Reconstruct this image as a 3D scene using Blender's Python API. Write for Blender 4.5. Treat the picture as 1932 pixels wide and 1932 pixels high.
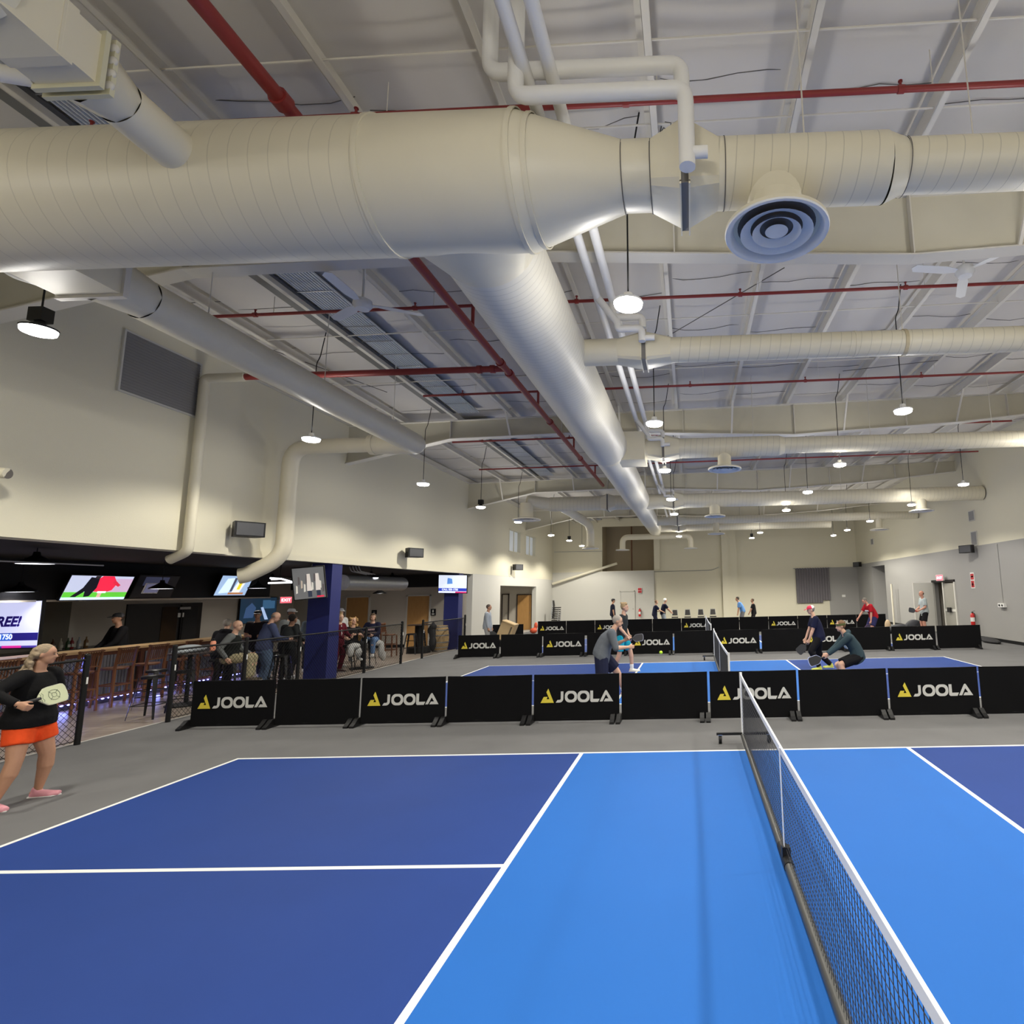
import bpy, math, random
from math import sin, cos, pi, radians as R
from mathutils import Vector as V, Matrix as M4
random.seed(7)
for _o in list(bpy.data.objects): bpy.data.objects.remove(_o)
SC = bpy.context.scene
COL = SC.collection

# ------------------------------------------------------------------ camera
F, CX, CY, PIT, ROL, YAW, H0 = 1051.6, 1278.0, 966.0, .1416, -.0231, -.0211, 2.064
cam_d = bpy.data.cameras.new('camera'); cam = bpy.data.objects.new('camera', cam_d); COL.objects.link(cam)
cam_d.sensor_width = 36; cam_d.lens = F * 36 / 1932
cam_d.shift_x = (966 - CX) / 1932; cam_d.shift_y = 0
cam_d.clip_start = .05; cam_d.clip_end = 200
def ray(u, v):
    a = (u - CX) / F; b = (v - CY) / F
    cr, sr = cos(ROL), sin(ROL)
    a, b = a * cr + b * sr, -a * sr + b * cr
    d, x, up = 1., a, -b
    cp, sp = cos(PIT), sin(PIT)
    y = d * cp - up * sp; z = d * sp + up * cp
    c, s = cos(YAW), sin(YAW)
    return V((x * c + y * s, -x * s + y * c, z))
def at(u, v, X=None, Y=None, Z=None):
    """measured point of the photograph on a known plane of the hall (metres)"""
    r = ray(u, v)
    t = X / r.x if X is not None else Y / r.y if Y is not None else (Z - H0) / r.z
    return V((0, 0, H0)) + r * t
_f = ray(CX, CY).normalized(); _r = (ray(CX + 1, CY) - ray(CX, CY)).normalized(); _u = _r.cross(_f).normalized()
cam.matrix_world = M4(((_r.x, _u.x, -_f.x, 0), (_r.y, _u.y, -_f.y, 0), (_r.z, _u.z, -_f.z, H0), (0, 0, 0, 1)))
SC.camera = cam

# ------------------------------------------------------------------ world, exposure, lamp strength
w = bpy.data.worlds.new('world'); SC.world = w; w.use_nodes = True
w.node_tree.nodes['Background'].inputs[0].default_value = (.8, .86, 1, 1)
w.node_tree.nodes['Background'].inputs[1].default_value = .3
SC.view_settings.view_transform = 'Standard'; SC.view_settings.look = 'None'
SC.view_settings.exposure = 0.3; SC.view_settings.gamma = 1; SC.view_settings.use_curve_mapping = False
LAMP_W, ROOF_FILL_W, DUCT_FILL_W, BAR_W = 330, 30, 42, 30

# ------------------------------------------------------------------ materials
MATS = {}
def mat(name, col, rough=.6, metal=0, noise=0, nscale=8, bump=0, bscale=60, emit=0, ecol=None, spec=.5, alpha=1):
    if name in MATS: return MATS[name]
    m = bpy.data.materials.new(name); m.use_nodes = True; nt = m.node_tree; b = nt.nodes['Principled BSDF']
    c = tuple(col) + (1,)
    b.inputs['Base Color'].default_value = c; b.inputs['Roughness'].default_value = rough
    b.inputs['Metallic'].default_value = metal; b.inputs['Specular IOR Level'].default_value = spec
    tc = nt.nodes.new('ShaderNodeTexCoord')
    if noise:
        n = nt.nodes.new('ShaderNodeTexNoise'); n.inputs['Scale'].default_value = nscale; n.inputs['Detail'].default_value = 5
        nt.links.new(tc.outputs['Object'], n.inputs['Vector'])
        mx = nt.nodes.new('ShaderNodeMixRGB'); mx.blend_type = 'MIX'
        mx.inputs[1].default_value = tuple(x * (1 - noise) for x in col) + (1,)
        mx.inputs[2].default_value = tuple(min(1, x * (1 + noise)) for x in col) + (1,)
        nt.links.new(n.outputs['Fac'], mx.inputs[0]); nt.links.new(mx.outputs[0], b.inputs['Base Color'])
    if bump:
        n = nt.nodes.new('ShaderNodeTexNoise'); n.inputs['Scale'].default_value = bscale; n.inputs['Detail'].default_value = 3
        nt.links.new(tc.outputs['Object'], n.inputs['Vector'])
        bp = nt.nodes.new('ShaderNodeBump'); bp.inputs['Strength'].default_value = bump; bp.inputs['Distance'].default_value = .01
        nt.links.new(n.outputs['Fac'], bp.inputs['Height']); nt.links.new(bp.outputs['Normal'], b.inputs['Normal'])
    if emit:
        b.inputs['Emission Color'].default_value = tuple(ecol or col) + (1,); b.inputs['Emission Strength'].default_value = emit
    MATS[name] = m; return m
def duct_mat(name, col, pitch, line=.35, skew=1.0):
    """painted spiral duct: thin lock seam winding round the local x axis"""
    m = mat(name, col, .45, noise=.05, nscale=3); nt = m.node_tree; b = nt.nodes['Principled BSDF']
    tc = nt.nodes.new('ShaderNodeTexCoord'); sp = nt.nodes.new('ShaderNodeSeparateXYZ'); nt.links.new(tc.outputs['Object'], sp.inputs[0])
    def mth(op, a, b_=None):
        n = nt.nodes.new('ShaderNodeMath'); n.operation = op
        for i, q in enumerate((a, b_)):
            if q is None: continue
            if isinstance(q, (int, float)): n.inputs[i].default_value = q
            else: nt.links.new(q, n.inputs[i])
        return n.outputs[0]
    an = mth('MULTIPLY', mth('ARCTAN2', sp.outputs[2], sp.outputs[1]), skew / (2 * pi))
    fr = mth('FRACT', mth('ADD', mth('DIVIDE', sp.outputs[0], pitch), an))
    d = mth('ABSOLUTE', mth('SUBTRACT', fr, .5))
    ln = mth('LESS_THAN', d, .018 / pitch * .12 + .012)
    src = b.inputs['Base Color'].links[0].from_socket
    mx = nt.nodes.new('ShaderNodeMixRGB'); mx.inputs[2].default_value = tuple(x * line for x in col) + (1,)
    nt.links.new(mth('MULTIPLY', ln, .38), mx.inputs[0]); nt.links.new(src, mx.inputs[1]); nt.links.new(mx.outputs[0], b.inputs['Base Color'])
    bp = nt.nodes.new('ShaderNodeBump'); bp.inputs['Strength'].default_value = .5; bp.inputs['Distance'].default_value = .01
    nt.links.new(mth('LESS_THAN', d, .05), bp.inputs['Height']); nt.links.new(bp.outputs['Normal'], b.inputs['Normal'])
    return m
def wood_mat(name, c1, c2, rough=.45, scale=(1, 1, 1), plank=None):
    if name in MATS: return MATS[name]
    m = mat(name, c1, rough); nt = m.node_tree; b = nt.nodes['Principled BSDF']
    tc = nt.nodes.new('ShaderNodeTexCoord'); mp = nt.nodes.new('ShaderNodeMapping'); mp.inputs['Scale'].default_value = scale
    nt.links.new(tc.outputs['Object'], mp.inputs[0])
    n = nt.nodes.new('ShaderNodeTexNoise'); n.inputs['Scale'].default_value = 4; n.inputs['Detail'].default_value = 6
    nt.links.new(mp.outputs[0], n.inputs['Vector'])
    mx = nt.nodes.new('ShaderNodeMixRGB'); mx.inputs[1].default_value = tuple(c1) + (1,); mx.inputs[2].default_value = tuple(c2) + (1,)
    nt.links.new(n.outputs['Fac'], mx.inputs[0]); nt.links.new(mx.outputs[0], b.inputs['Base Color'])
    if plank:
        br = nt.nodes.new('ShaderNodeTexBrick'); br.inputs['Scale'].default_value = 1; br.inputs['Mortar Size'].default_value = .004
        br.inputs['Brick Width'].default_value = plank[0]; br.inputs['Row Height'].default_value = plank[1]
        br.inputs['Color1'].default_value = (1, 1, 1, 1); br.inputs['Color2'].default_value = (.72, .7, .68, 1); br.inputs['Mortar'].default_value = (.35, .33, .3, 1)
        nt.links.new(tc.outputs['Object'], br.inputs['Vector'])
        m2 = nt.nodes.new('ShaderNodeMixRGB'); m2.blend_type = 'MULTIPLY'; m2.inputs[0].default_value = 1
        nt.links.new(mx.outputs[0], m2.inputs[1]); nt.links.new(br.outputs['Color'], m2.inputs[2]); nt.links.new(m2.outputs[0], b.inputs['Base Color'])
    return m
CREAM = mat('cream wall paint', (.68, .645, .51), .7, bump=.25, bscale=90)
BEIGE = mat('warm beige wall paint', (.56, .52, .45), .75, bump=.3, bscale=70)
GREYW = mat('grey wall paint', (.33, .325, .315), .75, bump=.4, bscale=120)
LGREY = mat('light grey wall paint', (.58, .57, .53), .75, bump=.3, bscale=90)
BLACKP = mat('black ceiling paint', (.012, .012, .014), .8)
BLACK = mat('black powder coat', (.006, .006, .0065), .5, spec=.3)
BLKPL = mat('black plastic', (.009, .009, .010), .45, spec=.3)
WHITE = mat('white enamel', (.82, .82, .80), .35)
STEEL = mat('painted steel', (.68, .65, .58), .5, noise=.06, nscale=2)
DUCT = duct_mat('painted spiral duct', (.74, .69, .54), .14)
DUCTF = duct_mat('painted fine spiral duct', (.73, .70, .60), .09)
DUCTP = mat('painted plain duct', (.74, .69, .54), .42, noise=.05, nscale=3)
PIPEW = mat('white pipe insulation', (.80, .79, .76), .5, noise=.03, nscale=4)
RED = mat('red sprinkler paint', (.26, .03, .028), .45, noise=.1)
PIPEC = mat('cream painted pipe', (.66, .62, .49), .45)
INSUL = mat('roof insulation facing', (.62, .59, .545), .7, noise=.05, nscale=1.5, bump=.6, bscale=2.5)
SEAM = mat('dark seam', (.12, .11, .10), .8)
GALV = mat('galvanised metal', (.45, .46, .47), .35, .8, noise=.12, nscale=12)
CHROME = mat('bright chrome', (.7, .7, .72), .2, 1)
FABRIC = mat('black barrier fabric', (.0045, .0045, .0055), .85, bump=.2, bscale=300, spec=.15)
YELLOW = mat('yellow print', (.75, .62, .06), .5)
LGREYP = mat('light grey print', (.62, .62, .60), .5)
OAK = wood_mat('oak door veneer', (.42, .22, .07), (.58, .33, .12), .4, (8, 8, .8))
DKWOOD = wood_mat('reddish brown wood', (.13, .05, .022), (.22, .09, .04), .4, (6, 6, 1))
PINE = wood_mat('light pine counter', (.60, .38, .18), (.72, .50, .27), .35, (6, .8, 6))
NAVY = mat('navy column paint', (.018, .025, .15), .45)
LAMPON = mat('lit lamp lens', (1, .97, .90), emit=22, ecol=(1, .965, .88))
LAMPB = mat('lit bar lamp lens', (.9, .92, 1), emit=3.5, ecol=(.93, .94, 1))
LED = mat('blue led strip', (.3, .35, 1), emit=9, ecol=(.20, .22, 1))
GLASS = mat('dark glass', (.01, .012, .016), .05)

# ------------------------------------------------------------------ mesh building
def basis(d, up=V((0, 0, 1))):
    d = V(d).normalized()
    if abs(d.dot(up)) > .999: up = V((0, 1, 0))
    a = up.cross(d).normalized(); b = d.cross(a).normalized()
    return a, b, d
class MB:
    def __init__(s): s.v = []; s.f = []; s.mi = []; s.cur = 0
    def mat(s, i): s.cur = i; return s
    def add(s, vs, fs):
        n = len(s.v); s.v += [V(x) for x in vs]
        for f in fs: s.f.append([i + n for i in f]); s.mi.append(s.cur)
        return s
    def box(s, a, b):
        x0, y0, z0 = [min(p, q) for p, q in zip(a, b)]; x1, y1, z1 = [max(p, q) for p, q in zip(a, b)]
        return s.add([(x0, y0, z0), (x1, y0, z0), (x1, y1, z0), (x0, y1, z0), (x0, y0, z1), (x1, y0, z1), (x1, y1, z1), (x0, y1, z1)],
                     [(0, 3, 2, 1), (4, 5, 6, 7), (0, 1, 5, 4), (1, 2, 6, 5), (2, 3, 7, 6), (3, 0, 4, 7)])
    def obox(s, c, dx, dy, dz):
        """box from centre and three half vectors"""
        c, dx, dy, dz = V(c), V(dx), V(dy), V(dz)
        vs = [c + dx * i + dy * j + dz * k for k in (-1, 1) for i, j in ((-1, -1), (1, -1), (1, 1), (-1, 1))]
        return s.add(vs, [(0, 3, 2, 1), (4, 5, 6, 7), (0, 1, 5, 4), (1, 2, 6, 5), (2, 3, 7, 6), (3, 0, 4, 7)])
    def bar(s, p, q, w, h, up=V((0, 0, 1))):
        p, q = V(p), V(q); a, b, d = basis(q - p, up)
        return s.obox((p + q) / 2, a * w / 2, b * h / 2, (q - p) / 2)
    def cyl(s, p, q, r0, r1=None, n=16, caps=True):
        if r1 is None: r1 = r0
        p, q = V(p), V(q); a, b, d = basis(q - p)
        vs = []
        for c, r in ((p, r0), (q, r1)):
            for i in range(n): t = 2 * pi * i / n; vs.append(c + a * (r * cos(t)) + b * (r * sin(t)))
        fs = [(i, (i + 1) % n, n + (i + 1) % n, n + i) for i in range(n)]
        if caps: fs += [tuple(reversed(range(n))), tuple(range(n, 2 * n))]
        return s.add(vs, fs)
    def lathe(s, c, prof, axis=(0, 0, 1), n=24, up=V((0, 1, 0))):
        """prof: list of (radius, distance along axis)"""
        c = V(c); a, b, d = basis(axis, up); vs = []; fs = []
        for r, h in prof:
            for i in range(n): t = 2 * pi * i / n; vs.append(c + d * h + a * (max(r, 1e-4) * cos(t)) + b * (max(r, 1e-4) * sin(t)))
        for k in range(len(prof) - 1):
            for i in range(n): fs.append((k * n + i, k * n + (i + 1) % n, (k + 1) * n + (i + 1) % n, (k + 1) * n + i))
        return s.add(vs, fs)
    def tube(s, pts, r, n=10, bend=0, closed=False):
        """swept tube; bend rounds the corners with that radius"""
        pts = [V(p) for p in pts]
        if bend:
            o = [pts[0]]
            for i in range(1, len(pts) - 1):
                p, q, t = pts[i - 1], pts[i], pts[i + 1]
                u1 = (p - q); u2 = (t - q); k = min(bend, u1.length * .49, u2.length * .49)
                A = q + u1.normalized() * k; B = q + u2.normalized() * k
                for j in range(7):
                    x = j / 6; o.append(A * (1 - x) ** 2 + q * 2 * x * (1 - x) + B * x * x)
            pts = o + [pts[-1]]
        vs = []; fs = []; a = None; m = len(pts)
        rr = r if isinstance(r, (list, tuple)) else [r] * m
        for i, p in enumerate(pts):
            if closed: d = (pts[(i + 1) % m] - pts[i - 1]).normalized()
            else: d = (pts[min(i + 1, m - 1)] - pts[max(i - 1, 0)]).normalized()
            if a is None: a, b, _ = basis(d)
            else:
                a = (a - d * a.dot(d)).normalized(); b = d.cross(a)
            for j in range(n): t = 2 * pi * j / n; vs.append(p + a * (rr[i] * cos(t)) + b * (rr[i] * sin(t)))
        for k in range(m if closed else m - 1):
            k2 = (k + 1) % m
            for j in range(n): fs.append((k * n + j, k * n + (j + 1) % n, k2 * n + (j + 1) % n, k2 * n + j))
        if not closed: fs += [tuple(reversed(range(n))), tuple(range((m - 1) * n, m * n))]
        return s.add(vs, fs)
    def ell(s, c, rx, ry, rz, n=14, m=9, ax=None):
        c = V(c); ax = ax or (V((1, 0, 0)), V((0, 1, 0)), V((0, 0, 1))); vs = []; fs = []
        for k in range(1, m):
            p = pi * k / m
            for i in range(n):
                t = 2 * pi * i / n
                vs.append(c + ax[0] * (rx * sin(p) * cos(t)) + ax[1] * (ry * sin(p) * sin(t)) + ax[2] * (rz * cos(p)))
        for k in range(m - 2):
            for i in range(n): fs.append((k * n + i, (k + 1) * n + i, (k + 1) * n + (i + 1) % n, k * n + (i + 1) % n))
        t = len(vs); vs += [c + ax[2] * rz, c - ax[2] * rz]
        for i in range(n): fs.append((t, i, (i + 1) % n)); fs.append((t + 1, (m - 2) * n + (i + 1) % n, (m - 2) * n + i))
        return s.add(vs, fs)
    def loft(s, secs, n=18):
        """secs: (centre, axis a, axis b, ra, rb) closed loft"""
        vs = []; fs = []
        for c, a, b, ra, rb in secs:
            for i in range(n): t = 2 * pi * i / n; vs.append(V(c) + V(a) * (ra * cos(t)) + V(b) * (rb * sin(t)))
        for k in range(len(secs) - 1):
            for i in range(n): fs.append((k * n + i, k * n + (i + 1) % n, (k + 1) * n + (i + 1) % n, (k + 1) * n + i))
        fs += [tuple(reversed(range(n))), tuple(range((len(secs) - 1) * n, len(secs) * n))]
        return s.add(vs, fs)
    def prism(s, pts, o, u, v, th):
        """2-D outline (pts) in plane u,v at o, extruded both ways along the normal by th"""
        o, u, v = V(o), V(u), V(v); nn = u.cross(v).normalized() * th; n = len(pts)
        ar = sum(pts[i][0] * pts[(i + 1) % n][1] - pts[(i + 1) % n][0] * pts[i][1] for i in range(n))
        if ar < 0: pts = list(reversed(pts))
        A = [o + u * x + v * y + nn for x, y in pts]; B = [o + u * x + v * y for x, y in pts]
        return s.add(A + B, [tuple(range(n)), tuple(reversed(range(n, 2 * n)))] + [(i, n + i, n + (i + 1) % n, (i + 1) % n) for i in range(n)])
    def quad(s, a, b, c, d): return s.add([a, b, c, d], [(0, 1, 2, 3)])
    def mesh(s, name, mats, smooth=None):
        me = bpy.data.meshes.new(name); me.from_pydata([tuple(x) for x in s.v], [], s.f)
        for m in (mats if isinstance(mats, (list, tuple)) else [mats]): me.materials.append(m)
        me.polygons.foreach_set('material_index', s.mi)
        if smooth is not None:
            me.polygons.foreach_set('use_smooth', [True] * len(s.f))
            try: me.set_sharp_from_angle(angle=R(smooth))
            except Exception: pass
        me.update(); return me
    def build(s, name, mats, parent=None, smooth=None, world=True):
        if parent is not None and world:
            inv = WM[parent].inverted(); s.v = [inv @ x for x in s.v]
        me = s.mesh(name, mats, smooth); o = bpy.data.objects.new(name, me); COL.objects.link(o)
        if parent is not None: o.parent = parent; WM[o] = WM[parent]
        else: WM[o] = M4.Identity(4)
        return o
WM = {}
def tag(o, label=None, cat=None, group=None, kind=None):
    if label: o['label'] = label
    if cat: o['category'] = cat
    if group: o['group'] = group
    if kind: o['kind'] = kind
    return o
def thing(name, label, cat, loc=(0, 0, 0), rz=0, group=None):
    o = bpy.data.objects.new(name, None); COL.objects.link(o); o.empty_display_size = .1
    o.location = loc; o.rotation_euler = (0, 0, rz)
    WM[o] = M4.Translation(V(loc)) @ M4.Rotation(rz, 4, 'Z')
    return tag(o, label, cat, group)
def struct(name, mb, m, smooth=None): return tag(mb.build(name, m, smooth=smooth), kind='structure')
def dup(root, loc, rz=0, label=None, group=None, cat=None):
    ch0 = [c for c in bpy.data.objects if c.parent == root]
    r = root.copy(); COL.objects.link(r); r.location = loc; r.rotation_euler = (0, 0, rz)
    WM[r] = M4.Translation(V(loc)) @ M4.Rotation(rz, 4, 'Z')
    tag(r, label, cat, group)
    def rec(src, dst):
        for c in KIDS.get(src, [x for x in ch0 if src == root]):
            d = c.copy(); COL.objects.link(d); d.parent = dst; rec(c, d)
    rec(root, r)
    return r
KIDS = {}
def freeze(root):
    """remember children so that copies need no search"""
    allo = list(bpy.data.objects)
    def rec(o):
        k = [c for c in allo if c.parent == o]; KIDS[o] = k
        for c in k: rec(c)
    rec(root); return root
def text_obj(name, body, size, o, u, v, m, parent, th=.004, align='LEFT', bold=.0, shear=0):
    cu = bpy.data.curves.new('t', 'FONT'); cu.body = body; cu.size = size; cu.extrude = 0; cu.offset = bold; cu.align_x = align; cu.shear = shear
    ob = bpy.data.objects.new('t', cu); COL.objects.link(ob)
    dg = bpy.context.evaluated_depsgraph_get()
    me = bpy.data.meshes.new_from_object(ob.evaluated_get(dg)); bpy.data.objects.remove(ob); bpy.data.curves.remove(cu)
    o, u, v = V(o), V(u).normalized(), V(v).normalized(); n = u.cross(v).normalized()
    inv = WM[parent].inverted() if parent is not None else M4.Identity(4)
    for x in me.vertices: x.co = inv @ (o + u * x.co.x + v * x.co.y + n * th)
    me.materials.clear(); me.materials.append(m); me.name = name
    ob = bpy.data.objects.new(name, me); COL.objects.link(ob)
    if parent is not None: ob.parent = parent; WM[ob] = WM[parent]
    return ob
ORD = ['first', 'second', 'third', 'fourth', 'fifth', 'sixth', 'seventh', 'eighth', 'ninth', 'tenth', 'eleventh', 'twelfth', 'thirteenth', 'fourteenth', 'fifteenth']
# ================================================================== the setting
XL, XR, YN, YF = -9.3, 11.1, -6.0, 37.6
def roofz(x): return 7.17 + .02 * x
ZS = 3.0          # soffit height over the bar opening
CARPET = mat('grey sport carpet', (.15, .15, .153), .9, spec=.15, noise=.16, nscale=1.6, bump=.35, bscale=220)
struct('floor', MB().box((XL - .05, YN, -.12), (XR + .1, YF, 0)), CARPET)
PLANK = wood_mat('pale plank flooring', (.33, .27, .22), (.46, .39, .33), .35, (2, 10, 2), plank=(1.2, .18))
struct('floor_bar', MB().box((-17.2, YN, -.12), (XL - .05, 24.2, -.004)), PLANK)
struct('trim_1', MB().box((XL - .07, YN, -.02), (XL - .03, 27, .006)), mat('pale floor edging', (.6, .58, .54), .5))
DBLUE = mat('dark blue court paint', (.018, .050, .225), .65, spec=.12, noise=.09, nscale=1.3)
LBLUE = mat('light blue court paint', (.016, .125, .46), .65, spec=.15, noise=.04, nscale=1.1)
LINE = mat('white court line paint', (.78, .79, .78), .5)
NX = .628
def court(name, yfar):
    """44 x 20 ft court: dark service areas, light kitchen, white lines"""
    x0, x1, y1, y0 = NX - 6.705, NX + 6.705, yfar, yfar - 6.096; k0, k1 = NX - 2.134, NX + 2.134; ym = yfar - 3.048; lw = .05; z = .006
    xs = [x0, x0 + lw, k0, k0 + lw, k1 - lw, k1, x1 - lw, x1]; ys = [y0, y0 + lw, ym - lw / 2, ym + lw / 2, y1 - lw, y1]
    mb = MB()
    for i in range(7):
        for j in range(5):
            line = i in (0, 2, 4, 6) or j in (0, 4) or (j == 2 and i in (1, 5))
            mb.mat(2 if line else (1 if i == 3 else 0))
            mb.add([(xs[i], ys[j], z), (xs[i + 1], ys[j], z), (xs[i + 1], ys[j + 1], z), (xs[i], ys[j + 1], z)], [(0, 1, 2, 3)])
    mb.mat(0)
    for a, b in (((x0, y0), (x1, y0)), ((x1, y0), (x1, y1)), ((x1, y1), (x0, y1)), ((x0, y1), (x0, y0))):
        mb.mat(2).add([(a[0], a[1], 0), (b[0], b[1], 0), (b[0], b[1], z), (a[0], a[1], z)], [(0, 1, 2, 3)])
    struct(name, mb, [DBLUE, LBLUE, LINE])
court('floor_court_near', 7.644); court('floor_court_middle', 16.885); court('floor_court_far', 26.12)

# left wall: cream bulkhead over the bar opening, full height past the second column
OP0, OP1, OPZ = 27.25, 33.6, 2.55
wl = MB()
wl.box((XL - .25, YN, ZS), (XL, 23.55, 3.01)); wl.box((XL - .25, YN, 3.01), (XL, 24.0, 4.3)); wl.box((XL - .25, 24.0, 3.02), (XL, YF, 4.3))
W1, W2 = (28.4, 30.35), (31.3, 33.3)
for a, b in ((YN, W1[0]), (W1[1], W2[0]), (W2[1], YF)): wl.box((XL - .25, a, 4.3), (XL, b, 5.5))
wl.box((XL - .25, YN, 5.5), (XL, YF, 7.0))
struct('wall_left', wl, CREAM)
wlo = MB(); wlo.box((XL - .25, 23.75, 0), (XL - .005, OP0, 3.02)); wlo.box((XL - .25, OP1, 0), (XL - .005, YF, 3.02)); wlo.box((XL - .25, OP0, OPZ), (XL - .005, OP1, 3.02))
struct('wall_left_lower', wlo, LGREY)
tr = MB(); tr.box((XL, YN, ZS - .01), (XL + .03, 23.6, ZS + .13)); struct('trim_2', tr, CREAM)
tb = MB(); tb.box((XL, YN, ZS + .0), (XL + .09, 10.9, 7.0)); struct('wall_left_furring', tb, CREAM)
for i, (a, b) in enumerate((W1, W2)):
    mb = MB(); mb.box((XL - .24, a, 4.3), (XL - .16, b, 5.5)); wo = struct('window_%d' % (i + 1), mb, mat('frosted window pane', (.62, .66, .68), .25, emit=.12, ecol=(.8, .88, 1)))
    fr = MB()
    for q in (((XL - .16, a, 4.3), (XL + .01, a + .05, 5.5)), ((XL - .16, b - .05, 4.3), (XL + .01, b, 5.5)), ((XL - .16, a, 4.3), (XL + .01, b, 4.35)), ((XL - .16, a, 5.45), (XL + .01, b, 5.5)), ((XL - .17, (a + b) / 2 + .2, 4.3), (XL - .12, (a + b) / 2 + .25, 5.5))): fr.box(*q)
    fr.build('window_frame', CREAM, wo)
# corridor behind the opening
cr = MB(); cr.box((-13.6, OP0 - .1, 0), (XL - .25, OP0, 2.7)); cr.box((-13.6, OP1 + .3, 0), (XL - .25, OP1 + .45, 2.7)); cr.box((-13.7, OP0, 0), (-13.55, OP1 + .3, 2.7)); cr.box((-13.6, OP0, 2.6), (XL - .25, OP1 + .3, 2.7))
struct('wall_corridor', cr, BEIGE)
struct('floor_corridor', MB().box((-13.6, 24.2, -.12), (XL - .05, YF, 0)), mat('corridor tile', (.42, .41, .39), .4))

# far wall with storage recess, pilaster
RX0, RX1, RZ = -5.95, -2.45, 3.52
wf = MB(); wf.box((XL - .25, YF, 0), (RX0, YF + .25, 7.0)); wf.box((RX0, YF, 0), (RX1, YF + .25, RZ)); wf.box((RX1, YF, 0), (XR + .25, YF + .25, 7.6)); wf.box((RX0, YF, 6.55), (RX1, YF + .25, 7.1))
struct('wall_far', wf, CREAM)
bp = MB(); bp.box((RX0 - 3.35, YF - .06, 0), (RX1, YF, RZ - .02)); bp.box((RX1 - .05, YF - .1, 0), (RX1, YF, RZ)); struct('wall_far_lower_left', bp, LGREY)
rc = MB(); rc.box((RX0 - .1, YF + 2.2, 3.3), (RX1 + .1, YF + 2.3, 7.1)); rc.box((RX0 - .1, YF + .25, 3.3), (RX0, YF + 2.2, 7.1)); rc.box((RX1, YF + .25, 3.3), (RX1 + .1, YF + 2.2, 7.1)); rc.box((RX0, YF + .25, 3.3), (RX1, YF + 2.2, 3.45))
struct('wall_recess', rc, mat('unpainted tan board', (.45, .38, .26), .8))
pl = MB(); pl.box((RX1 + .02, YF - .2, 3.55), (RX1 + .4, YF, 7.0)); pl.box((2.1, YF - .35, 0), (2.55, YF, 7.2)); pl.box((2.55, YF - .2, 0), (3.1, YF, 7.2)); struct('trim_3', pl, CREAM)
gl = MB(); gl.box((9.15, YF - .02, 0), (XR, YF, 3.42)); struct('wall_far_lower_right', gl, GREYW)
# right wall, grey dado paint to 3.55 m, alcove near the far corner and a glazed double door
DY0, DY1 = 23.9, 26.1
NY0, NY1 = 32.3, 34.6
wr = MB(); wr.box((XR, YN, 3.55), (XR + .25, YF, 7.5)); struct('wall_right', wr, CREAM)
wg = MB()
for a, b in ((YN, DY0), (DY1, NY0), (NY1, YF)): wg.box((XR, a, 0), (XR + .25, b, 3.55))
wg.box((XR, DY0, 2.25), (XR + .25, DY1, 3.55)); wg.box((XR + .9, NY0 - .1, 0), (XR + 1.0, NY1 + .1, 3.55)); wg.box((XR, NY0, 3.3), (XR + 1, NY1, 3.55)); wg.box((XR + .25, NY1, 0), (XR + .9, NY1 + .1, 3.3)); wg.box((XR + .25, NY0 - .1, 0), (XR + .9, NY0, 3.3))
struct('wall_right_lower', wg, GREYW)
bb = MB()
for a, b in ((YN, DY0), (DY1, NY0), (NY1, YF)): bb.box((XR - .015, a, 0), (XR, b, .11))
struct('baseboard_right', bb, BLKPL)
struct('baseboard_far', MB().box((3.1, YF - .035, 0), (XR, YF - .02, .11)), BLKPL)
struct('wall_near', MB().box((-17.2, YN - .2, 0), (XR + .25, YN, 7.6)), CREAM)
# entrance lobby seen through the right-hand door
lb = MB(); lb.box((XR + .25, DY0 - .6, 0), (XR + 2.4, DY0 - .5, 2.6)); lb.box((XR + .25, DY1 + .5, 0), (XR + 2.4, DY1 + .6, 2.6)); lb.box((XR + 2.4, DY0 - .6, 0), (XR + 2.5, DY1 + .6, 2.6)); lb.box((XR + .25, DY0 - .6, 2.5), (XR + 2.4, DY1 + .6, 2.6))
struct('wall_lobby', lb, BEIGE)
struct('floor_lobby', MB().box((XR + .1, DY0 - .6, -.12), (XR + 2.5, DY1 + .6, -.001)), CARPET)

# roof: quilted insulation between purlins
rf = MB()
ny = 88; xs = [-9.6 + i * 1.5 for i in range(0, 15)]
xs = [-9.55, -9.3] + [-9.3 + 1.5 * i for i in range(1, 14)] + [11.4]
nx = 60; vs = []; fs = []
for j in range(ny + 1):
    y = YN - .2 + (YF + 3 - YN) * j / ny
    for i in range(nx + 1):
        x = -9.6 + 21.1 * i / nx
        ph = ((x + .3) / 1.5) % 1; sag = -.05 * sin(pi * ph)
        vs.append((x, y, roofz(x) + .1 + sag + .012 * sin(y * 2.1 + x)))
for j in range(ny):
    for i in range(nx): a = j * (nx + 1) + i; fs.append((a, a + nx + 1, a + nx + 2, a + 1))
rf.add(vs, fs)
n0 = len(vs)
rf.box((-9.7, YN - .3, roofz(0) + .45), (11.6, YF + 2.6, roofz(0) + .5))
struct('ceiling', rf, INSUL, smooth=60)
# overlap seams in the insulation, sagging slightly between purlins
sm = MB()
for k in range(-6, 8):
    x = -.3 + 1.5 * k
    for y in [YN + 1.83 * j for j in range(24)]:
        y += .25 * ((k * 7) % 3)
        pts = [(x + 1.5 * t, y + .05 * sin(6 * t + k) + .03 * random.uniform(-1, 1), roofz(x + 1.5 * t) + .088 - .05 * sin(pi * t)) for t in (0.02, .2, .4, .6, .8, .98)]
        for p, q in zip(pts, pts[1:]): sm.bar(p, q, .007, .007)
struct('trim_4', sm, SEAM)

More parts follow.
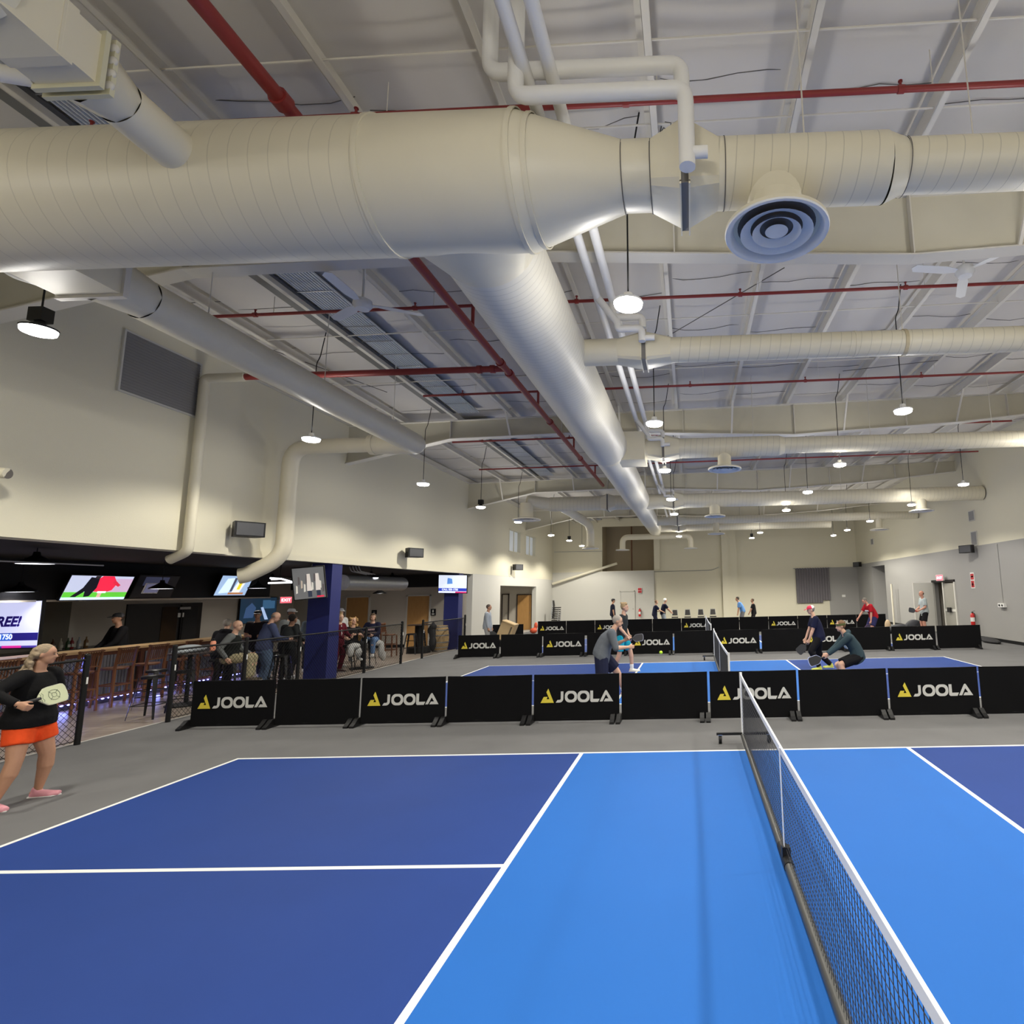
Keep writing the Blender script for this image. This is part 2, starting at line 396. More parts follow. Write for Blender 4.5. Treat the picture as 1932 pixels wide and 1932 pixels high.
# bar room shell
XB = -17.0
struct('ceiling_bar', MB().box((XB - .2, YN, ZS + .02), (XL - .25, 24.0, ZS + .12)), BLACKP)
wb = MB(); wb.box((XB - .2, YN, 0), (XB, 24, ZS + .02)); struct('wall_bar_back', wb, BEIGE)
YD = 23.75
wd = MB()
wd.box((XB, YD, 0), (XL - .25, YD + .2, 2.5)); struct('wall_bar_end', wd, BEIGE)
struct('trim_5', MB().box((XB, YD - .25, 2.5), (XL - .25, YD + .2, ZS + .02)), BLACKP)
struct('baseboard_bar', MB().box((XB, YD - .02, 0), (XL - .6, YD, .12)), BLKPL)
# black bulkhead above the back bar, pale trim under it
struct('wall_bar_bulkhead', MB().box((-16.9, YN, 2.19), (-13.4, 17.6, ZS + .02)), BLACKP)
struct('trim_6', MB().box((-13.42, YN, 2.15), (-13.36, 17.6, 2.19)), mat('pale trim', (.55, .5, .43), .6))
wp = MB(); wp.box((XB, 14.3, 0), (-16.1, 14.45, 2.19)); struct('wall_bar_partition', wp, BEIGE)
# ================================================================== roof steel
FY = [6.6, 14.67, 23.0, 31.3]
PROF = [(-9.3, 5.72), (-6.45, 6.33), (-2.8, 6.41), (-1.7, 6.38), (.5, 6.27), (2.9, 6.17), (7.4, 6.4), (11.1, 6.75)]
def zbot(x):
    for (a, za), (b, zb) in zip(PROF, PROF[1:]):
        if a <= x <= b: return za + (zb - za) * (x - a) / (b - a)
    return 6.3
WEBM = mat('painted web steel', (.60, .57, .46), .55, noise=.07, nscale=2)
for i, y in enumerate(FY):
    t = thing('roof_beam', ['tapered cream steel roof beam just behind the thick cross duct, nearest the camera', 'tapered cream steel roof beam, second one back along the hall',
        'tapered cream steel roof beam, third one back, ending above the right wall', 'farthest tapered cream steel roof beam, close to the end wall'][i], 'beam', (0, y, 6.2), group='tapered steel roof beams')
    mb = MB()
    for (a, za), (b, zb) in zip(PROF, PROF[1:]):
        mb.add([(a, y - .006, za), (b, y - .006, zb), (b, y - .006, roofz(b) - .21), (a, y - .006, roofz(a) - .21)], [(0, 1, 2, 3)])
        mb.add([(a, y + .006, za), (b, y + .006, zb), (b, y + .006, roofz(b) - .21), (a, y + .006, roofz(a) - .21)], [(3, 2, 1, 0)])
    mb.build('web', WEBM, t)
    fl = MB()
    for (a, za), (b, zb) in zip(PROF, PROF[1:]): fl.bar((a, y, za - .01), (b, y, zb - .01), .22, .02)
    fl.build('bottom_flange', STEEL, t)
    tf = MB(); tf.bar((XL, y, roofz(XL) - .215), (XR, y, roofz(XR) - .215), .22, .015); tf.build('top_flange', STEEL, t)
    for x in (-6.45, -3.4, -.1, 2.9, 5.9, 8.6):
        MB().box((x - .008, y - .1, zbot(x)), (x + .008, y + .1, roofz(x) - .22)).build('stiffener', STEEL, t)
    for x in (-7.8, -4.8, -1.8, 1.2, 4.2, 7.2, 10.2):
        MB().bar((x, y - .1, zbot(x)), (x + .02, y - .62, roofz(x) - .14), .045, .03).bar((x, y + .1, zbot(x)), (x + .02, y + .62, roofz(x) - .14), .045, .03).build('flange_brace', STEEL, t)
for k in range(14):
    x = -9.3 + 1.5 * k if False else -9.3 + 1.5 * k
    x = -.3 + 1.5 * (k - 6)
    if x > XR - .1: continue
    z = roofz(x); d = .2; mb = MB()
    mb.box((x - .004, YN, z - d), (x + .004, YF, z)); mb.box((x, YN, z - d), (x + .07, YF, z - d + .008)); mb.box((x - .07, YN, z - .008), (x, YF, z))
    mb.bar((x + .07, YN, z - d + .012), (x + .07, YF, z - d + .012), .006, .02)
    o = mb.build('roof_purlin', STEEL)
    tag(o, 'long cream steel roof purlin, %s from the left wall' % ORD[k] if k != 6 else 'cream steel roof purlin above the middle row of hanging lamps', 'beam', 'long roof purlins')
# sag rods crossing the purlins
for i, y in enumerate((4.38, 5.3, 9.6, 11.9, 17.6, 20.4, 26.0)):
    o = MB().cyl((XL, y, roofz(XL) - .16), (XR, y, roofz(XR) - .16), .011, n=6).build('sag_rod', STEEL)
    tag(o, 'thin white rod crossing under the purlins, %s from the camera' % ORD[i], 'rod', 'thin rods across the roof')
# wire braces
for i, (p, q) in enumerate(((at(1250, 640, Z=7.0), at(1480, 505, Z=7.0)), (at(1590, 700, Z=7.05), at(1770, 680, Z=7.05)), (at(350, 600, Z=6.9), at(730, 740, Z=6.9)))):
    tag(MB().cyl(p, q, .008, n=5).build('brace_cable', SEAM), ['thin dark bracing cable crossing diagonally behind the brightest hanging lamp', 'thin dark bracing cable above the second cross duct on the right', 'thin dark bracing cable slanting across the skylight bays on the left'][i], 'cable')
# translucent ribbed roof panels between purlins on the left
SKY = mat('ribbed translucent roof panel', (.58, .60, .62), .4)
DKM = mat('dark open purlin bay', (.12, .12, .12), .7)
for i, (x0, x1, y0, y1, lab) in enumerate(((-6.2, -5.6, 7.0, 14.4, 'ribbed grey roof panel strip between the first two roof beams, left of the ceiling fan'), (-6.2, -5.6, 15.1, 22.7, 'ribbed grey roof panel strip beyond the second roof beam'), (-6.2, -5.6, -2, 6.3, 'ribbed grey roof panel strip above the near left duct'))):
    t = thing('skylight_panel', lab, 'skylight', ((x0 + x1) / 2, (y0 + y1) / 2, roofz(x0)), group='ribbed roof panels')
    mb = MB(); n = 12; z = roofz(x0) - .05
    for k in range(n):
        a = x0 + (x1 - x0) * k / n; b = a + (x1 - x0) / n * .55; c = x0 + (x1 - x0) * (k + 1) / n
        mb.quad((a, y0, z), (a, y1, z), (b, y1, z), (b, y0, z)); mb.quad((b, y0, z), (b, y1, z), (b + .01, y1, z - .03), (b + .01, y0, z - .03)); mb.quad((b + .01, y0, z - .03), (b + .01, y1, z - .03), (c, y1, z - .03), (c, y0, z - .03)); mb.quad((c, y0, z - .03), (c, y1, z - .03), (c, y1, z), (c, y0, z))
    mb.build('ribbed_sheet', SKY, t)
    MB().box((x0 - .42, y0, z - .02), (x0 - .03, y1, z)).build('side_strip', mat('dark grey strip', (.17, .17, .17), .5, .3), t)  # flat dark grey strip alongside the ribbed sheet
    for k in range(int((y1 - y0) / .6)): MB().box((x0, y0 + .6 * k, z - .045), (x1, y0 + .6 * k + .012, z - .03)).build('cross_strap', GALV, t)

# ================================================================== ducts
ZD = 5.48
def along(p, q):
    p, q = V(p), V(q); d = (q - p).normalized(); up = V((0, 0, 1))
    if abs(d.z) > .99: up = V((0, 1, 0))
    y = up.cross(d).normalized(); z = d.cross(y)
    return M4(((d.x, y.x, z.x, p.x), (d.y, y.y, z.y, p.y), (d.z, y.z, z.z, p.z), (0, 0, 0, 1)))
def dpart(name, parent, p, q, r0, r1=None, m=None, n=40, caps=False):
    L = (V(q) - V(p)).length; mb = MB(); mb.loft([((x, 0, 0), (0, 1, 0), (0, 0, 1), r, r) for x, r in ((0, r0), (L, r1 if r1 else r0))], n)
    if not caps: mb.f = mb.f[:-2]; mb.mi = mb.mi[:-2]
    me = mb.mesh(name, m or DUCT, 60); o = bpy.data.objects.new(name, me); COL.objects.link(o)
    o.parent = parent; o.matrix_local = WM[parent].inverted() @ along(p, q); WM[o] = along(p, q); return o
def ring(parent, c, axis, r, w=.02, h=.012, m=None, name='joint_band'):
    return MB().lathe(V(c) - V(axis).normalized() * w, [(r, 0), (r + h, 0), (r + h, 2 * w), (r, 2 * w)], axis, 40).build(name, m or DUCTP, parent, 40)
def crack(parent, c, axis, r):
    return MB().lathe(V(c) - V(axis).normalized() * .004, [(r + .002, 0), (r + .002, .008)], axis, 40).build('joint_gap', SEAM, parent, 40)
def diffuser(x, y, zt, r, label, neck=.17, flare=True, zd=None, drop=.34):
    """round ceiling diffuser of concentric rings on a short neck; zd = height of its rim"""
    t = thing('air_diffuser', label, 'air vent', (x, y, zd), group='round ring diffusers')
    mb = MB().lathe((x, y, zd), [(r, 0), (r * .99, .03), (neck + .03, .075), (neck, .11), (neck, zt - zd)], (0, 0, 1), 40); mb.build('neck', DUCTP, t, 50)
    rim = MB().lathe((x, y, zd), [(r, 0), (r * .985, -.012), (r * .9, -.006), (r * .82, .05)], (0, 0, 1), 40); rim.build('outer_rim', WHITE, t, 60)
    MB().lathe((x, y, zd), [(r * .82, .052), (.0, .06)], (0, 0, 1), 32).build('throat', SEAM, t)
    for a, b in ((.70, .50), (.47, .32), (.22, 0)):
        MB().lathe((x, y, zd), [(r * a, -.005), (r * b, .035)] if b else [(r * a, .008), (r * a * .7, -.008), (0, -.012)], (0, 0, 1), 36).build('cone_ring', WHITE, t, 60)
    return t
XM, RM = -1.89, .49
t = thing('cross_duct', 'very thick cream spiral duct crossing the picture near the camera, tapering to the right', 'duct', (-1.9, 4.22, ZD))
Y1 = 4.22
dpart('duct_run', t, (XL, Y1, ZD), (-2.45, Y1, ZD), .525, m=duct_mat('painted wide spiral duct', (.74, .69, .54), .155, .55))
dpart('tee_section', t, (-2.45, Y1, ZD), (-1.3, Y1, ZD), .525, m=DUCTP)
dpart('reducer', t, (-1.3, Y1, ZD), (-.47, Y1, ZD + .03), .525, .27, DUCTP)
dpart('collar', t, (-.47, Y1, ZD + .03), (-.24, Y1, ZD + .03), .27, m=DUCTP)
# square transition box with coil slot
def transition(t, x0, x1, y, z, r, slot=.035, s=None):
    s = s or r * 1.12; xm = (x0 + x1) / 2; m = 32
    for xa, xb in ((x0, xm - slot), (x1, xm + slot)):
        mb = MB(); vs = []
        for k, x in ((0, xa), (1, xb)):
            for i in range(m):
                a = 2 * pi * (i + .5) / m; c, d = cos(a), sin(a)
                if k == 0: vs.append((x, y + r * c, z + r * d))
                else: q = s / max(abs(c), abs(d)); vs.append((x, y + q * c, z + q * d))
        fs = [(i, (i + 1) % m, m + (i + 1) % m, m + i) for i in range(m)]
        mb.add(vs, fs).build('transition_piece', DUCTP, t, 30)
    MB().box((xm - slot, y - s * .97, z - s * .97), (xm + slot, y + s * .97, z + s * .97)).build('coil_slot', mat('dark grey slot', (.22, .21, .2), .8), t)  # grey block between the two flanges, darker than the duct
    f = MB()
    for xx in (xm - slot, xm + slot):
        for a, b in (((xx - .006, y - s - .02, z - s - .02), (xx + .006, y + s + .02, z - s + .01)), ((xx - .006, y - s - .02, z + s - .01), (xx + .006, y + s + .02, z + s + .02)), ((xx - .006, y - s - .02, z - s), (xx + .006, y - s + .01, z + s)), ((xx - .006, y + s - .01, z - s), (xx + .006, y + s + .02, z + s))): f.box(a, b)
    f.build('flange_frame', DUCTP, t)
transition(t, -.24, .31, Y1, ZD + .02, .27)
dpart('duct_run', t, (.31, Y1, ZD + .02), (1.68, Y1, ZD + .02), .27)
dpart('reducer', t, (1.68, Y1, ZD + .02), (1.84, Y1, ZD + .03), .27, .21, DUCTP)
dpart('duct_run', t, (1.84, Y1, ZD + .03), (XR, Y1, ZD + .03), .21)
MB().loft([((.77, Y1, z), (1, 0, 0), (0, 1, 0), a, b) for z, a, b in ((ZD, .34, .22), (ZD - .14, .30, .22), (ZD - .28, .2, .2))], 32).build('saddle', DUCTP, t, 60)
for x, r in ((-2.45, .525), (-1.3, .525), (-1.18, .49)): ring(t, (x, Y1, ZD), (1, 0, 0), r)
for x, r in ((-.47, .272), (-.24, .272), (.36, .272), (1.84, .222)): crack(t, (x, Y1, ZD + .02), (1, 0, 0), r)
diffuser(.77, 4.18, 5.22, .42, 'large round ring diffuser hanging below the near cross duct', .185, zd=4.93)
# thermostat and wires on the duct
t = thing('duct_sensor', 'small black sensor with loose wires on the near cross duct', 'sensor', at(1262, 255, Y=3.98))
p = at(1262, 255, Y=3.98); MB().box(p + V((-.015, -.02, -.035)), p + V((.015, .02, .035))).build('housing', BLKPL, t)
MB().tube([p + V((0, 0, .03)), p + V((-.04, -.01, .06)), p + V((-.07, .0, .02)), p + V((-.06, .02, .1))], .004, 6).tube([p + V((0, 0, .03)), p + V((.02, -.02, .09)), p + V((-.03, 0, .12))], .003, 6).build('wire', BLKPL, t)

t = thing('main_duct', 'long thick cream spiral duct running from the cross duct down the middle of the hall', 'duct', (XM, 12, ZD))
MB().loft([((XM, 4.3, ZD), (1, 0, 0), (0, 0, 1), .80, .50), ((XM, 4.62, ZD), (1, 0, 0), (0, 0, 1), .66, .5), ((XM, 4.95, ZD), (1, 0, 0), (0, 0, 1), RM, RM)], 40).build('tee_flare', DUCTP, t, 70)
dpart('duct_run', t, (XM, 4.95, ZD), (XM, 12.6, ZD), RM, m=DUCTF)
dpart('reducer', t, (XM, 12.6, ZD), (XM, 13.0, ZD), RM, .43, DUCTP)
dpart('duct_run', t, (XM, 13.0, ZD), (XM, 20.3, ZD), .43, m=DUCTF)
dpart('reducer', t, (XM, 20.3, ZD), (XM, 20.6, ZD), .43, .39, DUCTP)
dpart('duct_run', t, (XM, 20.6, ZD), (XM, 26.3, ZD), .39, m=DUCTF)
dpart('duct_run', t, (XM, 26.3, ZD), (XM, 30.2, ZD), .37, m=DUCTP, caps=True)
dpart('end_branch', t, (XM, 30.1, ZD), (XM, 33.0, ZD + .05), .2, m=DUCTP)
ring(t, (XM, 12.6, ZD), (0, 1, 0), RM); ring(t, (XM, 20.3, ZD), (0, 1, 0), .43)
# end header with two down-turned outlets
t = thing('header_duct', 'slim cream header duct with two down-turned outlets at the far end of the main duct', 'duct', (XM, 33, ZD))
MB().tube([(-4.0, 33, 4.6), (-4.0, 33, ZD - .15), (.05, 33, ZD - .15), (.05, 33, 4.6)], .17, 16, .55).build('header_pipe', DUCTP, t, 50)
for x in (-4.0, .05): MB().lathe((x, 33, 4.56), [(.42, 0), (.4, .03), (.17, .07)], (0, 0, 1), 24).build('outlet_rim', WHITE, t, 50)

def branch(y, r, xe, label, box=True, diff=(), side=1, z=ZD, step=None):
    x0 = XM + side * .3
    t = thing('branch_duct', label, 'duct', (side * 3, y, z), group='branch ducts to the right' if side > 0 else 'branch ducts to the left')
    if side > 0:
        dpart('collar', t, (x0, y, z), (-.95, y, z), r * 1.05, m=DUCTP)
        transition(t, -.95, -.2, y, z, r * 1.05)
        xs = step or xe
        dpart('duct_run', t, (-.2, y, z), (xs, y, z), r)
        ring(t, (-.2, y, z), (1, 0, 0), r, .015, .006)
        if step: dpart('reducer', t, (step, y, z), (step + .12, y, z), r, r * .82, DUCTP); dpart('duct_run', t, (step + .12, y, z), (xe, y, z), r * .82, caps=True)
        k = -.2 + 2.6
        while k < (step or xe) - .4: ring(t, (k, y, z), (1, 0, 0), r, .012, .006); k += 2.9
    return t
branch(7.56, .178, XR - .02, 'slim cream branch duct on the right, first behind the near cross duct')
MB().box((XM, 12.7, ZD - .34), (-1.0, 13.5, ZD + .34)).build('junction_box', DUCTP, branch(13.1, .24, XR - .02, 'cream branch duct on the right with one diffuser, second behind the near cross duct', step=2.2))
branch(21.0, .27, XR - .05, 'cream branch duct on the right, third back, ending against the right wall')
branch(27.1, .19, XR - .05, 'cream branch duct on the right, fourth back')
branch(30.0, .2, 7.6, 'cream branch duct on the right, farthest and lowest in the picture')
diffuser(.88, 13.1, ZD - .1, .40, 'round ring diffuser under the second branch duct on the right', .16, zd=4.93)
diffuser(.98, 21.0, ZD - .1, .40, 'round ring diffuser under the third branch duct, nearer the middle', .2, zd=4.85)
p = at(1745, 958, Y=21.0); diffuser(8.75, 21.0, ZD - .1, .45, 'round ring diffuser under the right end of the third branch duct', .2, zd=4.85)
diffuser(1.3, 27.1, ZD - .1, .42, 'round ring diffuser under the fourth branch duct, nearer the middle', .15, zd=4.8)
diffuser(9.2, 27.1, ZD - .1, .45, 'round ring diffuser near the right wall in the far corner', .15, zd=4.8)
# left branch at the third bay with two outlets
t = thing('branch_duct', 'cream branch duct reaching left from the main duct with a slanting arm', 'duct', (-4, 21, ZD), group='branch ducts to the left')
dpart('duct_run', t, (XM - .3, 21, ZD), (-5.3, 21, ZD), .27)
transition(t, -3.35, -2.8, 21, ZD, .27)
dpart('side_run', t, (-5.3, 21, ZD), (-6.1, 20.6, ZD + .1), .25, .2, m=DUCTP, caps=True)
MB().tube([(-5.0, 21.0, ZD), (-5.0, 27.2, ZD), (-5.0, 27.9, ZD - .2), (-5.0, 27.9, 4.35)], .2, 16, .4).build('slanting_arm', DUCTP, t, 50)
diffuser(-6.1, 20.6, ZD, .52, 'wide round diffuser at the left end of the left branch duct', .24, zd=4.85)
diffuser(-5.0, 27.9, 4.5, .42, 'round diffuser under the slanting duct arm on the left', .2, zd=4.3)

# left ducts running along the hall
t = thing('side_duct', 'round cream duct running along the left side below the roof', 'duct', (-6.1, 9, ZD))
RX2 = .235; X2 = -6.12
dpart('duct_run', t, (X2, 5.75, ZD), (X2, 12.0, ZD), RX2, m=DUCTP)
for y in (6.15, 8.0, 10.2, 11.3): crack(t, (X2, y, ZD), (0, 1, 0), RX2)
dpart('square_to_round', t, (X2, 5.25, ZD), (X2, 5.75, ZD), .30, RX2, m=DUCTP, n=8)
MB().box((X2 - .33, 4.6, ZD - .25), (X2 + .33, 5.25, ZD + .25)).build('damper_box', DUCTP, t)
MB().box((X2 - .36, 5.22, ZD - .28), (X2 + .36, 5.28, ZD + .28)).build('flange_frame', STEEL, t)
MB().ell((X2, 12.02, ZD), RX2, RX2, RX2, 24, 14).build('elbow_end', DUCTP, t, 60)
MB().tube([(X2, 12.0, ZD), (-7.1, 12.0, ZD)], .225, 20).build('cross_arm', DUCTP, t, 50)
ring(t, (-7.0, 12.0, ZD), (1, 0, 0), .225)
MB().tube([(-7.1, 12.0, ZD), (-8.9, 12.0, ZD), (-8.9, 12.0, 3.0), (-9.5, 11.75, 2.62), (-9.6, 11.7, 2.6)], .165, 20, .42).build('down_pipe', DUCTP, t, 50)
# near left small duct dropping onto the cross duct
t = thing('side_duct', 'cream duct with a rectangular coil box at the top left, entering the near cross duct', 'duct', (-3.8, 3, ZD))
X3 = -3.84; Z3 = ZD
dpart('duct_run', t, (X3, -1, Z3), (X3, 2.6, Z3), .18, m=DUCTP)
MB().loft([((X3, y, Z3), (.707, 0, .707), (-.707, 0, .707), a, a) for y, a in ((2.52, .18), (2.8, .27), (2.86, .27))], 4).build('tapered_box', DUCTP, t)
MB().box((X3 - .19, 2.78, Z3 - .17), (X3 + .19, 3.0, Z3 + .17)).build('coil_box', DUCTP, t)
f = MB()
for yy in (2.99, 3.05): f.box((X3 - .22, yy, Z3 - .2), (X3 + .22, yy + .03, Z3 + .2))
f.build('flange_frame', mat('yellowed flange', (.66, .63, .45), .5), t)
for k in range(4): MB().ell((X3 + .2, 3.06, Z3 - .13 + .09 * k), .035, .02, .035, 12, 8).build('coil_bend', STEEL, t, 60)
dpart('square_to_round', t, (X3, 3.08, Z3), (X3, 3.3, Z3), .22, .158, m=DUCTP, n=8)
dpart('duct_run', t, (X3, 3.3, Z3), (X3, 4.0, Z3 + .0), .158, m=DUCTP)
crack(t, (X3, 3.45, Z3), (0, 1, 0), .159)
t = thing('coil_pipe', 'white curved pipes at the coil box in the top left corner', 'pipe', (-4.3, 2.9, ZD))
MB().tube([(-4.6, 2.4, ZD + .12), (-4.5, 2.9, ZD - .1), (-4.05, 3.0, ZD - .12)], .05, 12, .2).build('lower_pipe', PIPEW, t, 60)
MB().tube([(-4.45, 2.65, ZD + .1), (-4.25, 2.85, ZD + .02), (-4.05, 2.95, ZD + .0)], .035, 12, .1).build('upper_pipe', PIPEW, t, 60)
t = thing('coil_pipe', 'white bent pipe beside the damper box under the left end of the thick duct', 'pipe', (-6.6, 5.2, ZD))
MB().tube([(-6.75, 4.9, ZD + .15), (-6.75, 5.0, ZD - .08), (-6.45, 5.15, ZD - .15)], .07, 12, .15).build('pipe_run', PIPEW, t, 60)

# insulated water pipes
for i, (x, z) in enumerate(((-.99, 6.1), (-1.19, 6.1))):
    t = thing('insulated_pipe', 'long white insulated pipe beside the main duct, %s of the pair' % ('right' if i == 0 else 'left'), 'pipe', (x, 10, z), group='insulated pipe pair')
    MB().tube([(x, -3, z), (x, 30, z)], .055, 12).build('long_run', PIPEW, t, 50)
zz = 0
for i, (y, dx) in enumerate(((4.22, 0), (7.56, -.46), (13.1, -.40), (21.0, -.4))):
    yf = y - .37 if i == 0 else y - .3
    t = thing('insulated_pipe', ['pair of white insulated pipes stepping across in front of the near cross duct', 'pair of white pipes dropping to the first branch duct', 'pair of white pipes dropping to the second branch duct', 'pair of white pipes dropping to the third branch duct'][i], 'pipe', (-.5, yf, 6), group='pipe drops to the coil boxes')
    r = .062 if i == 0 else .05
    if i == 0:
        MB().tube([(-1.49, yf, 7.0), (-1.49, yf, 6.17), (.03, yf, 6.17), (.03, yf, 5.9)], r, 14, .1).build('rear_pipe', PIPEW, t, 60)
        yq = yf - .09
        MB().tube([(-1.25, yq, 7.0), (-1.25, yq, 5.86), (.055, yq, 5.86), (.055, yq, 5.2)], r, 14, .1).build('front_pipe', PIPEW, t, 60)
        MB().tube([(.05, yq, 5.32), (.21, yq, 5.32)], .045, 12).build('stub', PIPEW, t, 60)
    else:
        xb = -.575
        MB().tube([(-.99, yf, 6.1), (-.99, yf, 5.85), (xb, yf, 5.85), (xb, yf, ZD + .2)], r, 12, .08).build('rear_pipe', PIPEW, t, 60)
        MB().tube([(-1.19, yf - .12, 6.1), (-.9, yf - .12, 5.7), (-.9, yf - .12, 5.62), (xb, yf - .12, 5.62), (xb, yf - .12, ZD - .05)], r, 12, .08).build('front_pipe', PIPEW, t, 60)
        MB().tube([(xb, yf - .12, ZD), (xb + .17, yf - .12, ZD)], .04, 10).build('stub', PIPEW, t, 60)

# sprinkler pipes
t = thing('sprinkler_main', 'thick red sprinkler main running along the hall left of the main duct', 'pipe', (-3.36, 9, 6.27))
XS_, ZS_ = -3.36, 6.26
MB().tube([(XS_, -3, ZS_), (XS_, 21.5, ZS_)], .062, 14).build('main_run', RED, t, 50)
for y in (4.1, 5.9, 9.6, 10.1, 13.2, 17): MB().cyl((XS_, y - .05, ZS_), (XS_, y + .05, ZS_), .082, n=14).build('coupling', RED, t, 40)
for y in (4.69, 8.27, 12.1, 16.0, 19.7): MB().tube([(XS_, y, ZS_), (XS_, y, 6.66)], .028, 10).build('riser', RED, t, 50)
t = thing('sprinkler_pipe', 'thick red cross pipe that turns white and drops down the left wall', 'pipe', (-6, 9.86, 6.27))
MB().tube([(XS_, 9.86, ZS_), (-8.35, 9.86, ZS_)], .06, 14).build('red_run', RED, t, 50)
MB().tube([(-8.3, 9.86, ZS_), (-9.08, 9.86, ZS_), (-9.08, 9.86, 2.98), (-9.4, 9.86, 2.84)], .085, 14, .1).build('cream_down_pipe', PIPEC, t, 50)
for x in (-3.6, -3.85): MB().cyl((x - .04, 9.86, ZS_), (x + .04, 9.86, ZS_), .078, n=14).build('coupling', RED, t, 40)
for i, (y, xa, xb) in enumerate(((4.69, -6.6, XR - .1), (8.27, -7.8, XR - .1), (12.1, -6.0, XR - .1), (16.0, -7.0, 9.5), (19.7, -7.6, 10.4), (23.8, -8.2, 8))):
    za, zb = 6.62, 6.78
    t = thing('sprinkler_pipe', 'thin red sprinkler pipe crossing under the roof, %s from the camera' % ORD[i], 'pipe', (0, y, 6.7), group='thin red sprinkler branch pipes')
    MB().tube([(xa, y, za), (xb, y, zb)], .026 if i else .03, 10).build('pipe_run', RED, t, 50)
    x = xa + .9; k = 0
    while x < xb:
        z = za + (zb - za) * (x - xa) / (xb - xa)
        if k < 7 and i < 4:
            MB().cyl((x - .03, y, z), (x + .03, y, z), .038, n=10).cyl((x, y, z), (x, y, z + .08), .012, n=8).cyl((x - .0, y, z + .08), (x, y, z + .09), .022, n=8).build('sprinkler_head', RED, t)
            MB().tube([(x + .3, y, z + .03), (x + .3, y, roofz(x) - .1)], .005, 6).build('hanger_rod', STEEL, t)
        x += 2.6; k += 1
# hanger rods to ducts
for i, (x, y, z0) in enumerate(((1.05, 4.22, ZD + .25), (2.45, 4.22, ZD + .2), (3.1, 7.56, ZD + .17), (6.0, 7.56, ZD + .17), (1.6, 13.1, ZD + .2), (4.4, 13.1, ZD + .2), (7.3, 13.1, ZD + .2), (-6.12, 6.6, ZD + .2), (-6.12, 8.9, ZD + .2), (-6.12, 11.1, ZD + .2), (-3.1, 10.7, 6.3), (2.6, 21, ZD + .2), (5.8, 21, ZD + .2))):
    lab = ['near cross duct right of the big diffuser', 'right end of the near cross duct', 'first branch duct by its cream strap', 'first branch duct farther right', 'second branch duct just right of its diffuser', 'middle of the second branch duct', 'right part of the second branch duct', 'left side duct close to the first roof beam', 'middle of the left side duct', 'far end of the left side duct', 'red sprinkler main past the thick cross pipe', 'third branch duct near its diffuser', 'middle of the third branch duct'][i]
    t = MB().cyl((x, y, z0), (x, y, roofz(x) + .07), .007, n=6).build('hanger_rod', STEEL); tag(t, 'thin hanger rod holding the ' + lab, 'rod', 'thin duct hanger rods')
t = MB().lathe((3.1, 7.535, ZD), [(.182, 0), (.19, 0), (.19, .05), (.182, .05)], (0, 1, 0), 8)
o = MB().lathe((3.07, 7.56, ZD), [(.18, 0), (.188, 0), (.188, .05), (.18, .05)], (1, 0, 0), 32).build('duct_strap', mat('tan duct strap', (.55, .47, .3), .6)); tag(o, 'tan strap wrapped round the first branch duct', 'strap')

# ceiling fans, blades at rest
def fan(x, y, z, label, rot):
    t = thing('ceiling_fan', label, 'ceiling fan', (x, y, z), group='white ceiling fans')
    MB().cyl((x, y, z), (x, y, roofz(x) + .07), .018, n=8).lathe((x, y, roofz(x) - .2), [(.0, 0), (.07, .02), (.05, .1)], (0, 0, 1), 14).build('downrod', WHITE, t, 50)
    MB().lathe((x, y, z), [(0, -.09), (.09, -.08), (.13, -.02), (.12, .05), (.05, .09), (0, .1)], (0, 0, 1), 24).build('motor_housing', WHITE, t, 50)
    for k in range(3):
        a = rot + 2 * pi * k / 3; d = V((cos(a), sin(a), 0)); s = V((-sin(a), cos(a), .18))
        MB().prism([(0.1, -.03), (.3, -.07), (.75, -.065), (.8, 0), (.75, .065), (.3, .07), (.1, .03)], V((x, y, z)), d, s, .008).build('fan_blade', WHITE, t)
    return t
fan(-4.55, 7.3, 6.2, 'white three-blade ceiling fan on the left, between the side duct and the red main', .5)
p = at(1820, 512, Z=6.45); fan(p.x, p.y, 6.45, 'white three-blade ceiling fan at the right edge under the roof', 1.2)

